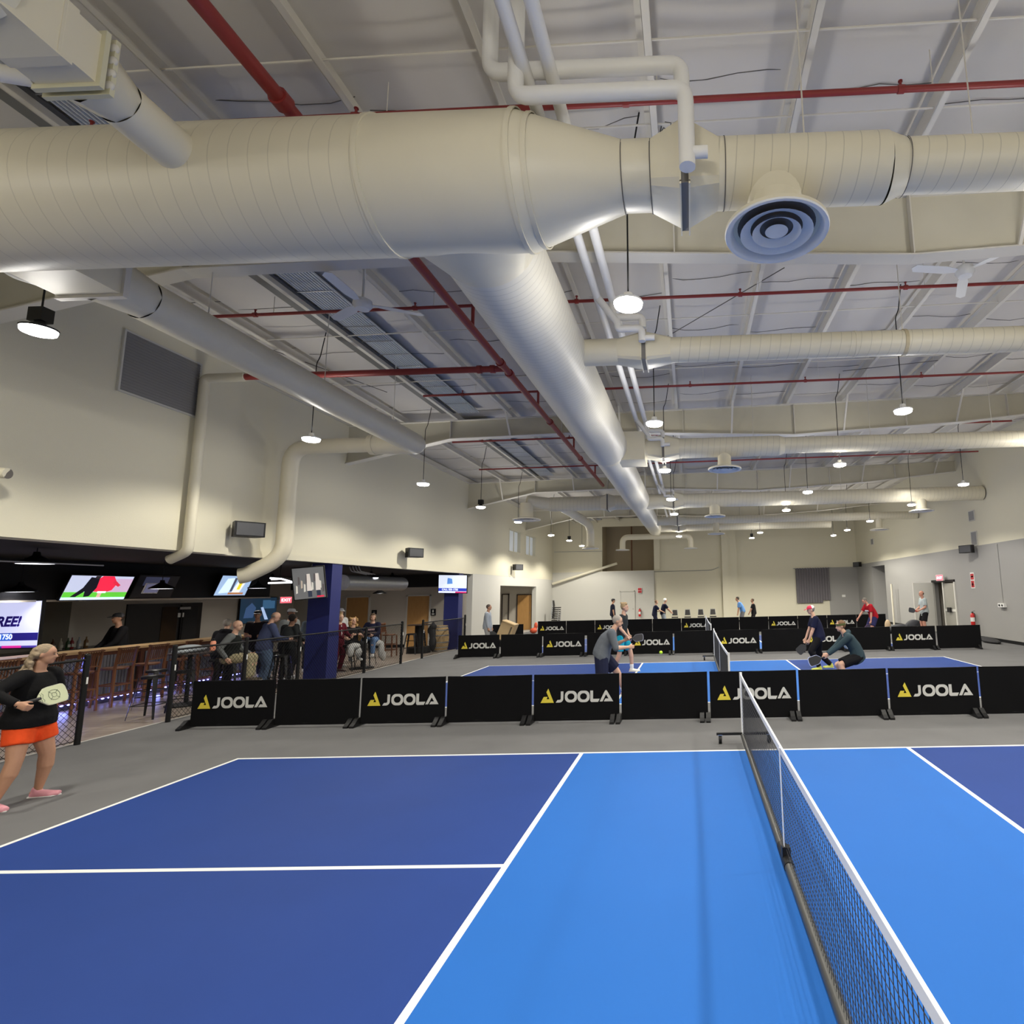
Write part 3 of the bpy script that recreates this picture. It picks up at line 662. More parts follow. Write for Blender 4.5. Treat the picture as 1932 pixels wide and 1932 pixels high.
# ================================================================== hanging lamps
def fill_lights(t, k=1, g=1):
    # extra spot and point light added per lamp to brighten the roof and ducts
    l2 = bpy.data.lights.new('roof_fill', 'SPOT'); l2.energy = ROOF_FILL_W * k; l2.spot_size = R(150); l2.spot_blend = .8; l2.shadow_soft_size = .15; l2.color = (1, .975, .93)
    lo = bpy.data.objects.new('roof_fill_source', l2); COL.objects.link(lo); lo.parent = t; lo.location = (0, 0, .16); lo.rotation_euler = (pi, 0, 0)
    l3 = bpy.data.lights.new('duct_fill', 'POINT'); l3.energy = DUCT_FILL_W * g; l3.shadow_soft_size = .15; l3.color = (1, .96, .9)
    lo = bpy.data.objects.new('duct_fill_source', l3); COL.objects.link(lo); lo.parent = t; lo.location = (0, 0, -.07)
def lamp(x, y, z, label, driver=False, light=True, top=None, zc=None, fill=True):
    t = thing('pendant_lamp', label, 'lamp', (x, y, z), group='round high bay pendant lamps')
    if driver: MB().box((x - .08, y - .06, z + .1), (x + .08, y + .06, z + .25)).build('driver_box', BLACK, t)
    MB().tube([(x, y, z + .06), (x, y, zc or (roofz(x) - .55)), (x + .06, y, (zc or (roofz(x) - .55)) + .12), (x + .14, y, roofz(x) + .06)], .009, 6, .06).build('cord', BLACK, t)
    MB().lathe((x, y, z), [(.15, .012), (.155, .03), (.11, .05), (.05, .07), (.045, .12), (0, .125)], (0, 0, 1), 24).build('housing', WHITE if not driver else BLACK, t, 40)
    MB().lathe((x, y, z), [(.148, .014), (.14, -.022), (.11, -.035), (0, -.04)], (0, 0, 1), 24).build('lens', LAMPON, t, 60)
    if light:
        ld = bpy.data.lights.new('pendant_light', 'SPOT'); ld.energy = LAMP_W * (2.2 if y > 26 else 1.25 if y > 18 else 1); ld.spot_size = R(148); ld.spot_blend = .35; ld.shadow_soft_size = .14; ld.color = (1, .945, .82)
        lo = bpy.data.objects.new('light_source', ld); COL.objects.link(lo); lo.parent = t; lo.location = (0, 0, -.06)
        fill_lights(t, .15 if (x < -6 and y < 6) else 1, .4 if (x < -6 and y < 6) else .55 if x < -6 else 1)
    return t
RNAMES = {0: 'left row', 1: 'row beside the main duct', 2: 'row right of the middle', 3: 'right-hand row'}
LP = [(-6.95, [5.5, 9.85, 14.2, 18.25, 22.3, 27.7]), (-.57, [5.37, 9.5, 13.36, 17.66, 21.14, 29.9]), (3.67, [9.2, 13.26, 17.0, 20.9, 29.0]), (8.13, [16.4, 20.3, 25.1, 28.8, 31.6])]
for ri, (x, ys) in enumerate(LP):
    for k, y in enumerate(ys):
        lamp(x, y, 5.0, 'lit round pendant lamp in the %s, %s from the camera' % (RNAMES[ri], ORD[k]), driver=(ri == 0 and k in (0, 3)) or (ri == 2 and k == 4 and False))
lamp(-6.7, 30.75, 5.0, 'lit round pendant lamp with black driver in the far left corner', True)
lamp(-6.7, 34.4, 5.0, 'lit round pendant lamp closest to the far left wall, below the round diffuser')
lamp(3.55, 31.9, 5.0, 'small lit pendant lamp with a black driver box near the end wall', True)
for x, y in ((-6.95, 1.3), (-.57, 1.3), (3.67, 5.1), (3.67, 1.0), (8.13, 12.4), (8.13, 8.3), (8.13, 4.2), (8.13, 0.1), (-6.95, -2.8), (-.57, -2.8), (3.67, -3)):
    t = thing('pendant_lamp', 'lit round pendant lamp outside the picture behind or beside the camera', 'lamp', (x, y, 5.0), group='lamps out of view')
    MB().cyl((x, y, 5.05), (x, y, roofz(x) + .07), .009, n=6).build('cord', BLACK, t)
    MB().lathe((x, y, 5.0), [(.15, .012), (.155, .03), (.05, .07), (0, .125)], (0, 0, 1), 16).build('housing', WHITE, t, 40)
    MB().lathe((x, y, 5.0), [(.148, .014), (.11, -.035), (0, -.04)], (0, 0, 1), 16).build('lens', LAMPON, t, 60)
    ld = bpy.data.lights.new('pendant_light', 'SPOT'); ld.energy = LAMP_W; ld.spot_size = R(148); ld.spot_blend = .35; ld.shadow_soft_size = .14; ld.color = (1, .945, .82)
    lo = bpy.data.objects.new('light_source', ld); COL.objects.link(lo); lo.parent = t; lo.location = (0, 0, -.06)
    fill_lights(t, 1, 1.6)
# ================================================================== court barriers
JOOLA_U = .000711
def poly(s, pts, o, th=.003): return s.prism([(x * JOOLA_U, (548 - y) * JOOLA_U) for x, y in pts], o, V((1, 0, 0)), V((0, 0, 1)), th)
def arc(cx, cy, r, a0, a1, n=6): return [(cx + r * cos(R(a0 + (a1 - a0) * i / n)), cy - r * sin(R(a0 + (a1 - a0) * i / n))) for i in range(n + 1)]
def rring(s, x0, x1, y0, y1, w, r, o):
    out = arc(x1 - r, y0 + r, r, 0, 90) + arc(x0 + r, y0 + r, r, 90, 180) + arc(x0 + r, y1 - r, r, 180, 270) + arc(x1 - r, y1 - r, r, 270, 360)
    ri = r - w * .55; wx, wy = w, w * .95
    inn = arc(x1 - wx - ri, y0 + wy + ri, ri, 0, 90) + arc(x0 + wx + ri, y0 + wy + ri, ri, 90, 180) + arc(x0 + wx + ri, y1 - wy - ri, ri, 180, 270) + arc(x1 - wx - ri, y1 - wy - ri, ri, 270, 360)
    n = len(out); P = lambda q, d=0: V(o) + V((q[0] * JOOLA_U, -d, (548 - q[1]) * JOOLA_U))
    vs = [P(q, .003) for q in out] + [P(q, .003) for q in inn]
    s.add(vs, [(i, (i + 1) % n, n + (i + 1) % n, n + i) for i in range(n)])
def logo_meshes():
    e = MB(); poly(e, [(-76, 548), (-4, 415), (86, 415), (60, 466), (128, 466), (57, 310), (100, 233), (230, 548)], (0, 0, 0))
    ls = []
    a = MB(); poly(a, [(390, 300), (450, 300)] + arc(360, 455, 90, 0, -90)[0:] + [(275, 545), (315, 487), (360, 487)] + [(382, 480), (390, 462)], (0, 0, 0)); ls.append(a)
    for x0 in (530, 775): b = MB(); rring(b, x0 - 45, x0 + 235, 290, 545, 60, 105, (0, 0, 0)) if x0 == 530 else rring(b, x0, x0 + 280, 290, 545, 60, 105, (0, 0, 0)); ls.append(b)
    c = MB(); poly(c, [(1070, 292), (1135, 292), (1135, 475), (1285, 475), (1250, 545), (1095, 545), (1070, 520)], (0, 0, 0)); ls.append(c)
    d = MB(); poly(d, [(1285, 535), (1400, 315), (1418, 291), (1433, 285), (1448, 291), (1465, 315), (1595, 535), (1380, 535), (1418, 472), (1492, 472), (1432, 380), (1352, 535)], (0, 0, 0)); ls.append(d)
    r_ = MB().lathe((1528 * JOOLA_U, 0, (548 - 307) * JOOLA_U), [(0, .004), (.011, .003)], (0, -1, 0), 10); ls.append(r_)
    return e, ls
BW, BH = 1.40, .76
def make_barrier(logo):
    t = thing('court_barrier', 'x', 'barrier')
    f = MB(); n = 14; vs = []; fs = []
    for j in range(5):
        for i in range(n + 1):
            x = BW * i / n; z = .03 + (BH - .03) * j / 4
            vs.append((x, -.012 - .006 * sin(9 * x + j) * sin(pi * i / n), z - (.004 * sin(pi * i / n) if j == 4 else 0)))
    for j in range(4):
        for i in range(n): a = j * (n + 1) + i; fs.append((a, a + 1, a + n + 2, a + n + 1))
    m0 = len(vs); vs2 = [(x, -y, z) for x, y, z in vs]; f.add(vs, fs); f.add(vs2, [tuple(reversed(q)) for q in fs])
    f.build('fabric_sheet', FABRIC, t, 60)
    MB().tube([(.012, 0, .05), (.012, 0, BH - .01), (BW - .012, 0, BH - .01), (BW - .012, 0, .05)], .009, 8, .02).tube([(.012, 0, .06), (BW - .012, 0, .06)], .009, 8).build('tube_frame', BLACK, t, 50)
    for x in (.03, BW - .03):
        MB().prism([(-.19, 0), (-.19, .03), (-.12, .07), (-.05, .13), (.05, .13), (.12, .07), (.19, .03), (.19, 0)], (x - .035, 0, 0), V((0, 1, 0)), V((0, 0, 1)), -.07).build('foot', BLKPL, t)
    if logo:
        e, ls = logo_meshes()
        off = V((.115 + 76 * JOOLA_U, -.022, .315))
        e.v = [q + off for q in e.v]; em = e.build('emblem', YELLOW, t)
        tag(em, 'yellow triangular emblem')
        L = MB()
        for l in ls: L.v_off = len(L.v); L.add([q + off for q in l.v], l.f)
        L.build('lettering', LGREYP, t)
    return freeze(t)
BA, BB = make_barrier(True), make_barrier(False)
ROWN = ['the nearest row, just behind the first court', 'the middle row, behind the players', 'the far row near the end wall']
def row(ri, pts, flags):
    nl = npn = 0
    for k, ((x0, y0), lg) in enumerate(zip(pts, flags)):
        if lg: o = ORD[nl]; nl += 1
        else: o = ORD[npn]; npn += 1
        lab = ('black fabric barrier with JOOLA lettering, %s lettered one from the left in the %s' if lg else 'plain black fabric barrier, %s unlettered one from the left in the %s') % (o, ['nearest row', 'middle row', 'far row'][ri])
        x1, y1 = pts[k + 1] if k + 1 < len(pts) else (x0 + 1.44, y0 - .015)
        dup(BA if lg else BB, (x0 + .02, y0, 0), math.atan2(y1 - y0, x1 - x0), lab, 'black court barriers, ' + ['nearest row', 'middle row', 'far row'][ri])
row(0, [(.263 + 1.439 * (k - 5) - .02, 9.372 - .0154 * (k - 5)) for k in range(-1, 12)], [k % 2 == 0 for k in range(13)])
_x2 = [-7.93, -6.47, -5.03, -3.55, -2.07, -.62, .8, 2.27, 3.66, 5.08, 6.53, 7.99]
row(1, [(x, 19.1 - .025 * k) for k, x in enumerate(_x2)], [k % 2 == 0 for k in range(12)])
row(2, [(-7.62 + 1.418 * k, 27.85 - .01 * k) for k in range(12)], [1, 0, 1, 0, 0, 1, 0, 0, 1, 0, 1, 0])
dup(BB, (-9.05, 25.6, 0), R(0), 'plain black fabric barrier standing alone in front of the corridor opening', 'black court barriers, far row')
for q in (BA, BB):
    for c in KIDS[q]: bpy.data.objects.remove(c)
    bpy.data.objects.remove(q)

# ================================================================== nets
NETM = mat('black net cord', (.012, .012, .014), .7)
TAPE = mat('white net tape', (.78, .79, .82), .5)
BARM = mat('dark grey oval tube', (.05, .05, .047), .45, noise=.15, nscale=30)
def net(yc, label, cell=.045, wire=.0020, full=True):
    x = .655; y0, y1 = yc - 3.37, yc + 3.38
    t = thing('pickleball_net', label, 'net', (x, yc, 0), group='portable pickleball nets')
    def zt(y): q = abs(y - yc) / 3.4; return .865 + .045 * q * q
    for y in (y0, y1):
        MB().tube([(x, y, .1), (x, y, .935)], .019, 12).build('post', TAPE if not full else WHITE, t, 50)
        MB().bar((x - .36, y, .125), (x + .4, y, .125), .045, .03).build('cross_foot', BLACK, t)
        for dx in (-.31, .35):
            wv = MB().cyl((x + dx - .02, y, .055), (x + dx + .02, y, .055), .055, n=18).build('caster_wheel', BLKPL, t, 40)
            MB().prism([(-.02, 0), (.03, 0), (.02, .07), (-.03, .07)], (x + dx - .025, y, .045), V((0, 1, 0)), V((0, 0, 1)), .004).prism([(-.02, 0), (.03, 0), (.02, .07), (-.03, .07)], (x + dx + .025, y, .045), V((0, 1, 0)), V((0, 0, 1)), .004).box((x + dx - .03, y - .03, .11), (x + dx + .03, y + .03, .117)).build('caster_fork', CHROME, wv)
            wv.name = 'caster_wheel'
    n = 22
    b = MB()
    for i in range(1): b.tube([(x, y0, .1), (x, yc, .075), (x, y1, .1)], .034, 12)
    b.v = [V((v.x * 1.0, v.y, v.z)) for v in b.v]; b.build('base_bar', BARM, t, 50)
    if full: MB().tube([(x, yc - .25, .078), (x, yc + .1, .078)], .039, 12).build('bar_sleeve', BLKPL, t, 50)
    # cord mesh: fine square mesh hung from the top tape
    mb = MB(); k = int(6.66 / cell)
    for i in range(k + 1):
        y = y0 + .04 + (6.67) * i / k
        mb.cyl((x, y, .11), (x, y, zt(y) - .01), wire, n=3, caps=False)
    m_ = int(.76 / cell)
    for j in range(m_ + 1):
        pts = []
        for i in range(13):
            y = y0 + .03 + 6.69 * i / 12; pts.append((x, y, .11 + (zt(y) - .14) * j / m_))
        mb.tube(pts, wire, 3)
    mb.build('cord_mesh', NETM, t)
    tp = MB(); tp2 = []
    for i in range(n):
        a = y0 + (y1 - y0) * i / n; c = y0 + (y1 - y0) * (i + 1) / n
        tp.add([(x - .008, a, zt(a) - .045), (x - .008, c, zt(c) - .045), (x - .008, c, zt(c) + .005), (x - .008, a, zt(a) + .005), (x + .008, a, zt(a) - .045), (x + .008, c, zt(c) - .045), (x + .008, c, zt(c) + .005), (x + .008, a, zt(a) + .005)],
               [(3, 2, 1, 0), (4, 5, 6, 7), (3, 7, 6, 2), (0, 1, 5, 4)])
    tp.build('top_tape', TAPE, t)
    for y in (y0 + .035, y1 - .035): MB().box((x - .006, y - .018, .12), (x + .006, y + .018, zt(y))).build('side_tape', TAPE, t)
    MB().bar((x - .012, yc - .12, .13), (x - .014, yc - .12, zt(yc) + .004), .03, .006, V((1, 0, 0))).build('centre_strap', TAPE, t)
    MB().box((x - .03, yc - .15, .08), (x + .03, yc - .09, .17)).build('strap_buckle', BLKPL, t)
    return t
net(4.6, 'portable pickleball net with white top tape on the nearest blue court')
net(13.84, 'portable pickleball net on the middle court, between the four players', full=False)
net(23.07, 'portable pickleball net on the far court, partly hidden behind the middle barriers', .06, .002, False)

# ================================================================== chain link fence of the bar
def fence(segs, posts, label):
    x = XL + .06
    t = thing('chain_link_fence', label, 'fence', (x, segs[0][0], 0), group='black chain link fences')
    for y, h in posts:
        MB().tube([(x, y, 0), (x, y, h)], .038, 12).ell((x, y, h), .04, .04, .03, 12, 6).build('post', BLACK, t, 50)
        MB().box((x + .036, y - .012, h - .42), (x + .041, y + .012, h - .32)).build('white_tag', WHITE, t)
    for a, b, zt in segs:
        MB().tube([(x, a, zt), (x, b, zt)], .019, 10).build('top_rail', BLACK, t, 50)
        MB().tube([(x, a, .06), (x, b, .06)], .006, 6).build('bottom_wire', BLACK, t, 50)
        mb = MB(); z0, z1 = .04, zt; s = .062; h = z1 - z0
        for sg in (1, -1):
            c = a - h
            while c < b + h:
                # line y = c + sg*(z - z0) clipped to the rectangle
                ya, yb = (c, c + h) if sg > 0 else (c, c - h)
                lo, hi = 0, h
                if sg > 0: lo = max(0, a - c); hi = min(h, b - c)
                else: lo = max(0, c - b); hi = min(h, c - a)
                if hi - lo > .02: mb.cyl((x + sg * .002, c + sg * lo, z0 + lo), (x + sg * .002, c + sg * hi, z0 + hi), .0034, n=3, caps=False)
                c += s * 1.42
        mb.build('chain_link_mesh', BLACK, t)
    return t
fence([(3.2, 8.52, 1.24)], [(3.2, 1.3), (5.9, 1.3), (8.52, 1.3)], 'black chain link fence behind the woman at the left edge')
fence([(9.98, 17.9, 1.24)], [(9.98, 1.3), (11.6, 1.3), (13.2, 1.3), (15.9, 1.25), (17.9, 1.3)], 'black chain link fence in front of the bar tables, both sides of the blue column')
fence([(19.3, 22.9, 1.2)], [(19.3, 1.28), (22.9, 1.3)], 'black chain link fence by the oak barrel, farthest section')
# ball in flight
p = at(1247, 1231, Y=12.6); o = MB().ell((0, 0, 0), .037, .037, .037, 20, 12).build('pickleball', mat('neon yellow green ball', (.62, .95, .03), .4), smooth=60); o.location = p; tag(o, 'neon yellow-green pickleball in flight right of the man in grey', 'ball')

# blue columns
for i, (y, lab) in enumerate(((14.32, 'thick navy blue column standing in the chain link fence of the bar'), (22.32, 'navy blue column behind the barrel, under the hanging television'))):
    t = thing('column', lab, 'column', (-9.65, y, 0), group='navy blue columns')
    MB().box((-9.88, y, 0), (-9.3, y + .42, ZS)).build('shaft', NAVY, t); MB().box((-9.33, y - .01, 0), (-9.29, y + .43, 1.2)).build('corner_guard', NAVY, t)
# ================================================================== bar furniture
XC = -12.45
t = thing('bar_counter', 'long bar counter with pale wooden top and corrugated metal front lit by blue LEDs', 'bar', (XC, 12, 0))
MB().box((XC - .55, 4, 1.085), (XC + .1, 15.9, 1.135)).build('counter_top', PINE, t)
MB().box((XC - .5, 4, 0), (XC - .1, 15.8, 1.08)).build('bar_body', mat('dark bar carcass', (.05, .04, .035), .6), t)
COR = mat('corrugated steel sheet', (.30, .31, .33), .35, .7, noise=.15, nscale=6)
for k in range(11):
    y0 = 4.3 + k * 1.05; mb = MB(); n = 60
    vs = []
    for i in range(n + 1):
        y = y0 + .09 + .86 * i / n; x = XC - .09 + .012 * sin(2 * pi * (y - y0) / .068)
        vs += [(x, y, .14), (x, y, 1.02)]
    mb.add(vs, [(2 * i, 2 * i + 2, 2 * i + 3, 2 * i + 1) for i in range(n)]); mb.build('corrugated_panel', COR, t, 60)
    MB().box((XC - .1, y0 - .045, .1), (XC - .05, y0 + .045, 1.085)).build('front_post', DKWOOD, t)
    for z in (.1, 1.0): MB().box((XC - .1, y0 + .045, z), (XC - .06, y0 + 1.005, z + .085)).build('front_rail', DKWOOD, t)
for k in range(75):
    y = 6.2 + k * .13
    MB().ell((XC - .04, y, .10), .012, .035, .014, 8, 5).build('led_light', LED, t)
for k in range(6): MB().ell((XC - .035, 11.5, .68 + .06 * k), .012, .05, .014, 8, 5).build('led_light', LED, t)
for y in (7, 9, 11, 13, 15):
    ld = bpy.data.lights.new('led_glow', 'POINT'); ld.energy = 3; ld.color = (.25, .3, 1); ld.shadow_soft_size = .1
    lo = bpy.data.objects.new('led_glow', ld); COL.objects.link(lo); lo.parent = t; lo.location = (.12, y - 12, .1)

def bar_chair(slat=True):
    t = thing('bar_chair', 'x', 'bar chair'); h = .76
    for x in (-.19, .19):
        for y in (-.19, .19): MB().bar((x * 1.12, y * 1.12, 0), (x, y, h - .02), .036, .036).build('leg', DKWOOD, t)
    MB().loft([((0, 0, z), (1, 0, 0), (0, 1, 0), .225 * q, .225 * q) for z, q in ((h - .03, .92), (h - .005, 1), (h + .015, .97))], 20).build('seat', DKWOOD, t, 40)
    for z, a in ((.22, .2), (.42, .195)):
        for p, q in (((-a, -a), (a, -a)), ((a, -a), (a, a)), ((a, a), (-a, a)), ((-a, a), (-a, -a))): MB().bar((p[0], p[1], z), (q[0], q[1], z), .02, .025).build('stretcher', DKWOOD, t)
    for y in (-.2, .2): MB().bar((.19, y, h - .02), (.25, y * .95, h + .42), .032, .04).build('back_post', DKWOOD, t)
    MB().bar((.25, -.21, h + .40), (.25, .21, h + .40), .07, .028).build('top_rail', DKWOOD, t)
    MB().bar((.2, -.2, h + .10), (.2, .2, h + .10), .035, .022).build('lower_rail', DKWOOD, t)
    for k in range(7): MB().bar((.205, -.135 + .045 * k, h + .1), (.245, -.135 + .045 * k, h + .38), .012, .02).build('back_slat', DKWOOD, t)
    return freeze(t)
BC = bar_chair()
sp = [(9.55, 'first from the left'), (10.25, 'second from the left'), (10.95, 'third from the left'), (11.65, 'fourth, under the vertical blue LEDs'), (12.35, 'fifth from the left'), (13.2, 'sixth from the left'), (14.1, 'seventh from the left')]
for k, (y, w_) in enumerate(sp):
    dup(BC, (XC + .42, y, 0), R((k * 17) % 11 - 5), 'brown slat-back wooden bar chair at the bar counter, %s' % w_, 'wooden chairs along the bar counter')
dup(BC, (-10.95, 20.3, 0), R(185), 'reddish wooden bar chair beside the black pedestal table near the oak doors', 'bar chairs')
for c in KIDS[BC]: bpy.data.objects.remove(c)
bpy.data.objects.remove(BC)

GUN = mat('black gunmetal stool', (.02, .02, .022), .3, .5)
def stool():
    t = thing('metal_stool', 'x', 'stool'); h = .76
    MB().loft([((0, 0, z), (1, 0, 0), (0, 1, 0), a, a) for z, a in ((h - .05, .165), (h - .01, .165), (h, .15))], 16).build('seat', GUN, t, 40)
    for x in (-1, 1):
        for y in (-1, 1):
            MB().prism([(-.035, 0), (.035, 0), (.016, -.75), (-.016, -.75)], (x * .13, y * .13, h - .02), V((x * .0 + .7, -y * x * .7, 0)), V((-x * .115, -y * .115, .97)), .006).build('leg', GUN, t)
    for z, a in ((.25, .195), (.5, .165)):
        for p, q in (((-a, -a), (a, -a)), ((a, -a), (a, a)), ((a, a), (-a, a)), ((-a, a), (-a, -a))): MB().bar((p[0], p[1], z), (q[0], q[1], z), .02, .012).build('cross_bar', GUN, t)
    return freeze(t)
ST = stool()
for k, (x, y, rz, lab) in enumerate(((-9.92, 10.32, 10, 'black metal stool left of the fence post, its legs in the open gateway'), (-9.95, 11.0, 40, 'black metal stool behind the fence left of the grey jacket'), (-10.7, 11.2, 0, 'black metal stool on the bar side of the jacket table'),
        (-10.25, 12.45, 20, 'black metal stool under the seated bald man in a vest'), (-11.0, 13.0, 0, 'black metal stool behind the seated bald man'), (-10.0, 13.7, 15, 'black metal stool left of the blue column'), (-10.9, 14.6, 0, 'black metal stool by the group beside the blue column'),
        (-10.05, 16.35, 20, 'black metal stool under the curly blonde woman'), (-10.15, 17.55, 5, 'black metal stool under the woman in a navy sweatshirt'), (-10.6, 21.95, 30, 'black metal stool right of the black pedestal table'), (-10.3, 20.65, 10, 'black metal stool in front of the black pedestal table'))):
    dup(ST, (x, y, 0), R(rz), lab, 'black metal stools')
for c in KIDS[ST]: bpy.data.objects.remove(c)
bpy.data.objects.remove(ST)
TBL = mat('dark table top', (.05, .035, .03), .3)
def high_table(x, y, r, label, ped=False, h=1.05):
    t = thing('high_table', label, 'table', (x, y, 0), group='high bar tables')
    MB().lathe((x, y, h - .03), [(0, 0), (r, 0), (r + .005, .015), (r, .03), (0, .03)], (0, 0, 1), 28).build('table_top', TBL, t, 40)
    MB().cyl((x, y, .03), (x, y, h - .03), .16 if ped else .038, n=16).build('pedestal', BLACK, t, 50)
    MB().lathe((x, y, 0), [(.34, 0), (.34, .02), (.05, .05), (0, .05)] if not ped else [(.42, 0), (.42, .22), (0, .24)], (0, 0, 1), 24).build('base', BLACK, t, 40)
    return t
high_table(-10.4, 11.6, .36, 'round high table behind the fence with a grey jacket on it')
high_table(-10.1, 13.85, .33, 'round high table at the left edge of the blue column', h=1.1)
high_table(-9.95, 17.0, .34, 'round high table between the blonde woman and the woman in navy')
high_table(-10.35, 21.35, .42, 'round high table on a thick black pedestal near the oak doors', True)
# grey jacket heap and bottle
def blob(name, label, cat, pts, m, voxel=.02, group=None):
    mb = MB()
    for c, r in pts: mb.ell(c, *r)
    o = mb.build(name, m); remesh(o, voxel, 3); return tag(o, label, cat, group)
def remesh(o, voxel, sm=4, keep=False):
    md = o.modifiers.new('r', 'REMESH'); md.mode = 'VOXEL'; md.voxel_size = voxel; md.use_smooth_shade = True
    s = o.modifiers.new('s', 'SMOOTH'); s.factor = .5; s.iterations = sm
    bpy.context.view_layer.update(); dg = bpy.context.evaluated_depsgraph_get()
    me = bpy.data.meshes.new_from_object(o.evaluated_get(dg)); old = o.data; ms = [m for m in old.materials]; o.modifiers.clear(); o.data = me; bpy.data.meshes.remove(old)
    me.materials.clear()
    for m in ms: me.materials.append(m)
    me.polygons.foreach_set('use_smooth', [True] * len(me.polygons)); me.polygons.foreach_set('material_index', [0] * len(me.polygons)); me.name = o.name
    return o
blob('folded_jacket', 'pale grey jacket lying on the high table behind the fence', 'jacket', [((-10.4, 11.55, 1.12), (.2, .3, .09)), ((-10.35, 11.35, 1.1), (.16, .2, .06)), ((-10.42, 11.8, 1.1), (.15, .16, .06))], mat('pale grey jacket cloth', (.40, .44, .47), .7), .02)
t = thing('drink_bottle', 'peach drink bottle with black cap on the high table beside the grey jacket', 'bottle', (-10.2, 11.9, 1.05))
MB().lathe((-10.2, 11.9, 1.05), [(0, 0), (.045, 0), (.05, .02), (.05, .17), (.035, .2), (0, .2)], (0, 0, 1), 16).build('body', mat('peach plastic', (.85, .33, .20), .4), t, 40); MB().lathe((-10.2, 11.9, 1.25), [(.03, 0), (.03, .03), (.012, .05), (0, .05)], (0, 0, 1), 12).build('cap', BLKPL, t, 40)
# barrel with dark coat
t = thing('oak_barrel', 'pale oak barrel with metal hoops at the foot of the far blue column', 'barrel', (-9.78, 21.85, 0))
BAR = wood_mat('pale oak staves', (.42, .27, .12), (.56, .40, .20), .55, (9, 9, .7))
prof = [(0, 0), (.27, 0), (.31, .2), (.335, .48), (.31, .76), (.27, .96), (0, .96)]
MB().lathe((-9.78, 21.85, 0), prof, (0, 0, 1), 30).build('staves', BAR, t, 35)
for r, z in ((.274, .03), (.303, .15), (.328, .34), (.328, .6), (.303, .8), (.276, .92)): MB().lathe((-9.78, 21.85, z - .02), [(r, 0), (r + .008, 0), (r + .008, .04), (r, .04)], (0, 0, 1), 30).build('hoop', GALV, t, 40)
COAT = mat('black coat cloth', (.015, .015, .018), .8)
blob('draped_coat', 'black coat draped over the left side of the oak barrel', 'coat', [((-9.9, 21.5, .95), (.14, .12, .1)), ((-9.92, 21.5, .7), (.13, .1, .25)), ((-9.9, 21.5, .35), (.14, .1, .32)), ((-9.9, 21.5, 1.02), (.06, .06, .12)), ((-10.08, 21.6, .8), (.08, .08, .14))], COAT, .02)
WCO = mat('pale grey patterned coat', (.42, .42, .41), .8, noise=.45, nscale=22)
blob('draped_coat', 'pale patterned coat hanging on the stool under the curly blonde woman', 'coat', [((-9.84, 16.35, .70), (.14, .27, .10)), ((-9.8, 16.15, .58), (.07, .12, .17)), ((-9.78, 16.5, .52), (.07, .15, .16))], WCO, .018)
blob('draped_coat', 'pale patterned coat hanging down from the stool of the woman in navy', 'coat', [((-9.95, 17.75, .68), (.12, .2, .1)), ((-9.88, 17.9, .45), (.08, .13, .28)), ((-9.86, 18.0, .25), (.07, .1, .16))], WCO, .018)
# back bar
t = thing('back_counter', 'dark back counter along the bar wall behind the barman', 'counter', (-15.6, 11, 0))
MB().box((-16.0, 5, .0), (-15.4, 15, .95)).build('cabinet', mat('dark cabinet', (.03, .027, .025), .5), t); MB().box((-16.05, 5, .95), (-15.35, 15.2, .99)).build('counter_top', mat('dark stone top', (.06, .055, .05), .25), t)
bc = [(.12, .05, .02), (.5, .45, .35), (.05, .1, .04), (.25, .02, .02), (.4, .42, .45), (.2, .1, .03)]
for k in range(6):
    y = 13.5 + .14 * k; x = -15.55 + .03 * (k % 3)
    t = thing('liquor_bottle', 'liquor bottle on the back counter behind the bar, %s from the left' % ORD[k], 'bottle', (x, y, .99), group='bottles behind the bar')
    MB().lathe((x, y, .99), [(0, 0), (.04, 0), (.042, .02), (.042, .17), (.015, .22), (.014, .28), (0, .28)], (0, 0, 1), 12).build('bottle_glass', mat('bottle colour %d' % k, bc[k], .2), t, 40)
    MB().box((x + .035, y - .03, 1.04), (x + .046, y + .03, 1.11)).build('label', mat('paper label', (.7, .66, .55), .6), t)

gd = MB().box((XB, 16.6, 0), (XB + .04, 19.2, 2.06)).build('door_7', mat('black door surround', (.008, .008, .009), .4)); tag(gd, kind='structure')
for y in (18.0, 18.75): MB().box((XB + .04, y - .28, .1), (XB + .05, y + .28, 1.95)).build('glass_pane', GLASS, gd)
MB().box((XB + .04, 18.38, .05), (XB + .08, 18.42, 2.0)).build('door_handle', BLKPL, gd); MB().box((XB + .05, 18.3, 1.85), (XB + .09, 18.7, 1.93)).build('door_closer', GALV, gd); MB().box((XB + .05, 18.28, 1.6), (XB + .06, 18.5, 1.74)).build('white_notice', WHITE, gd)
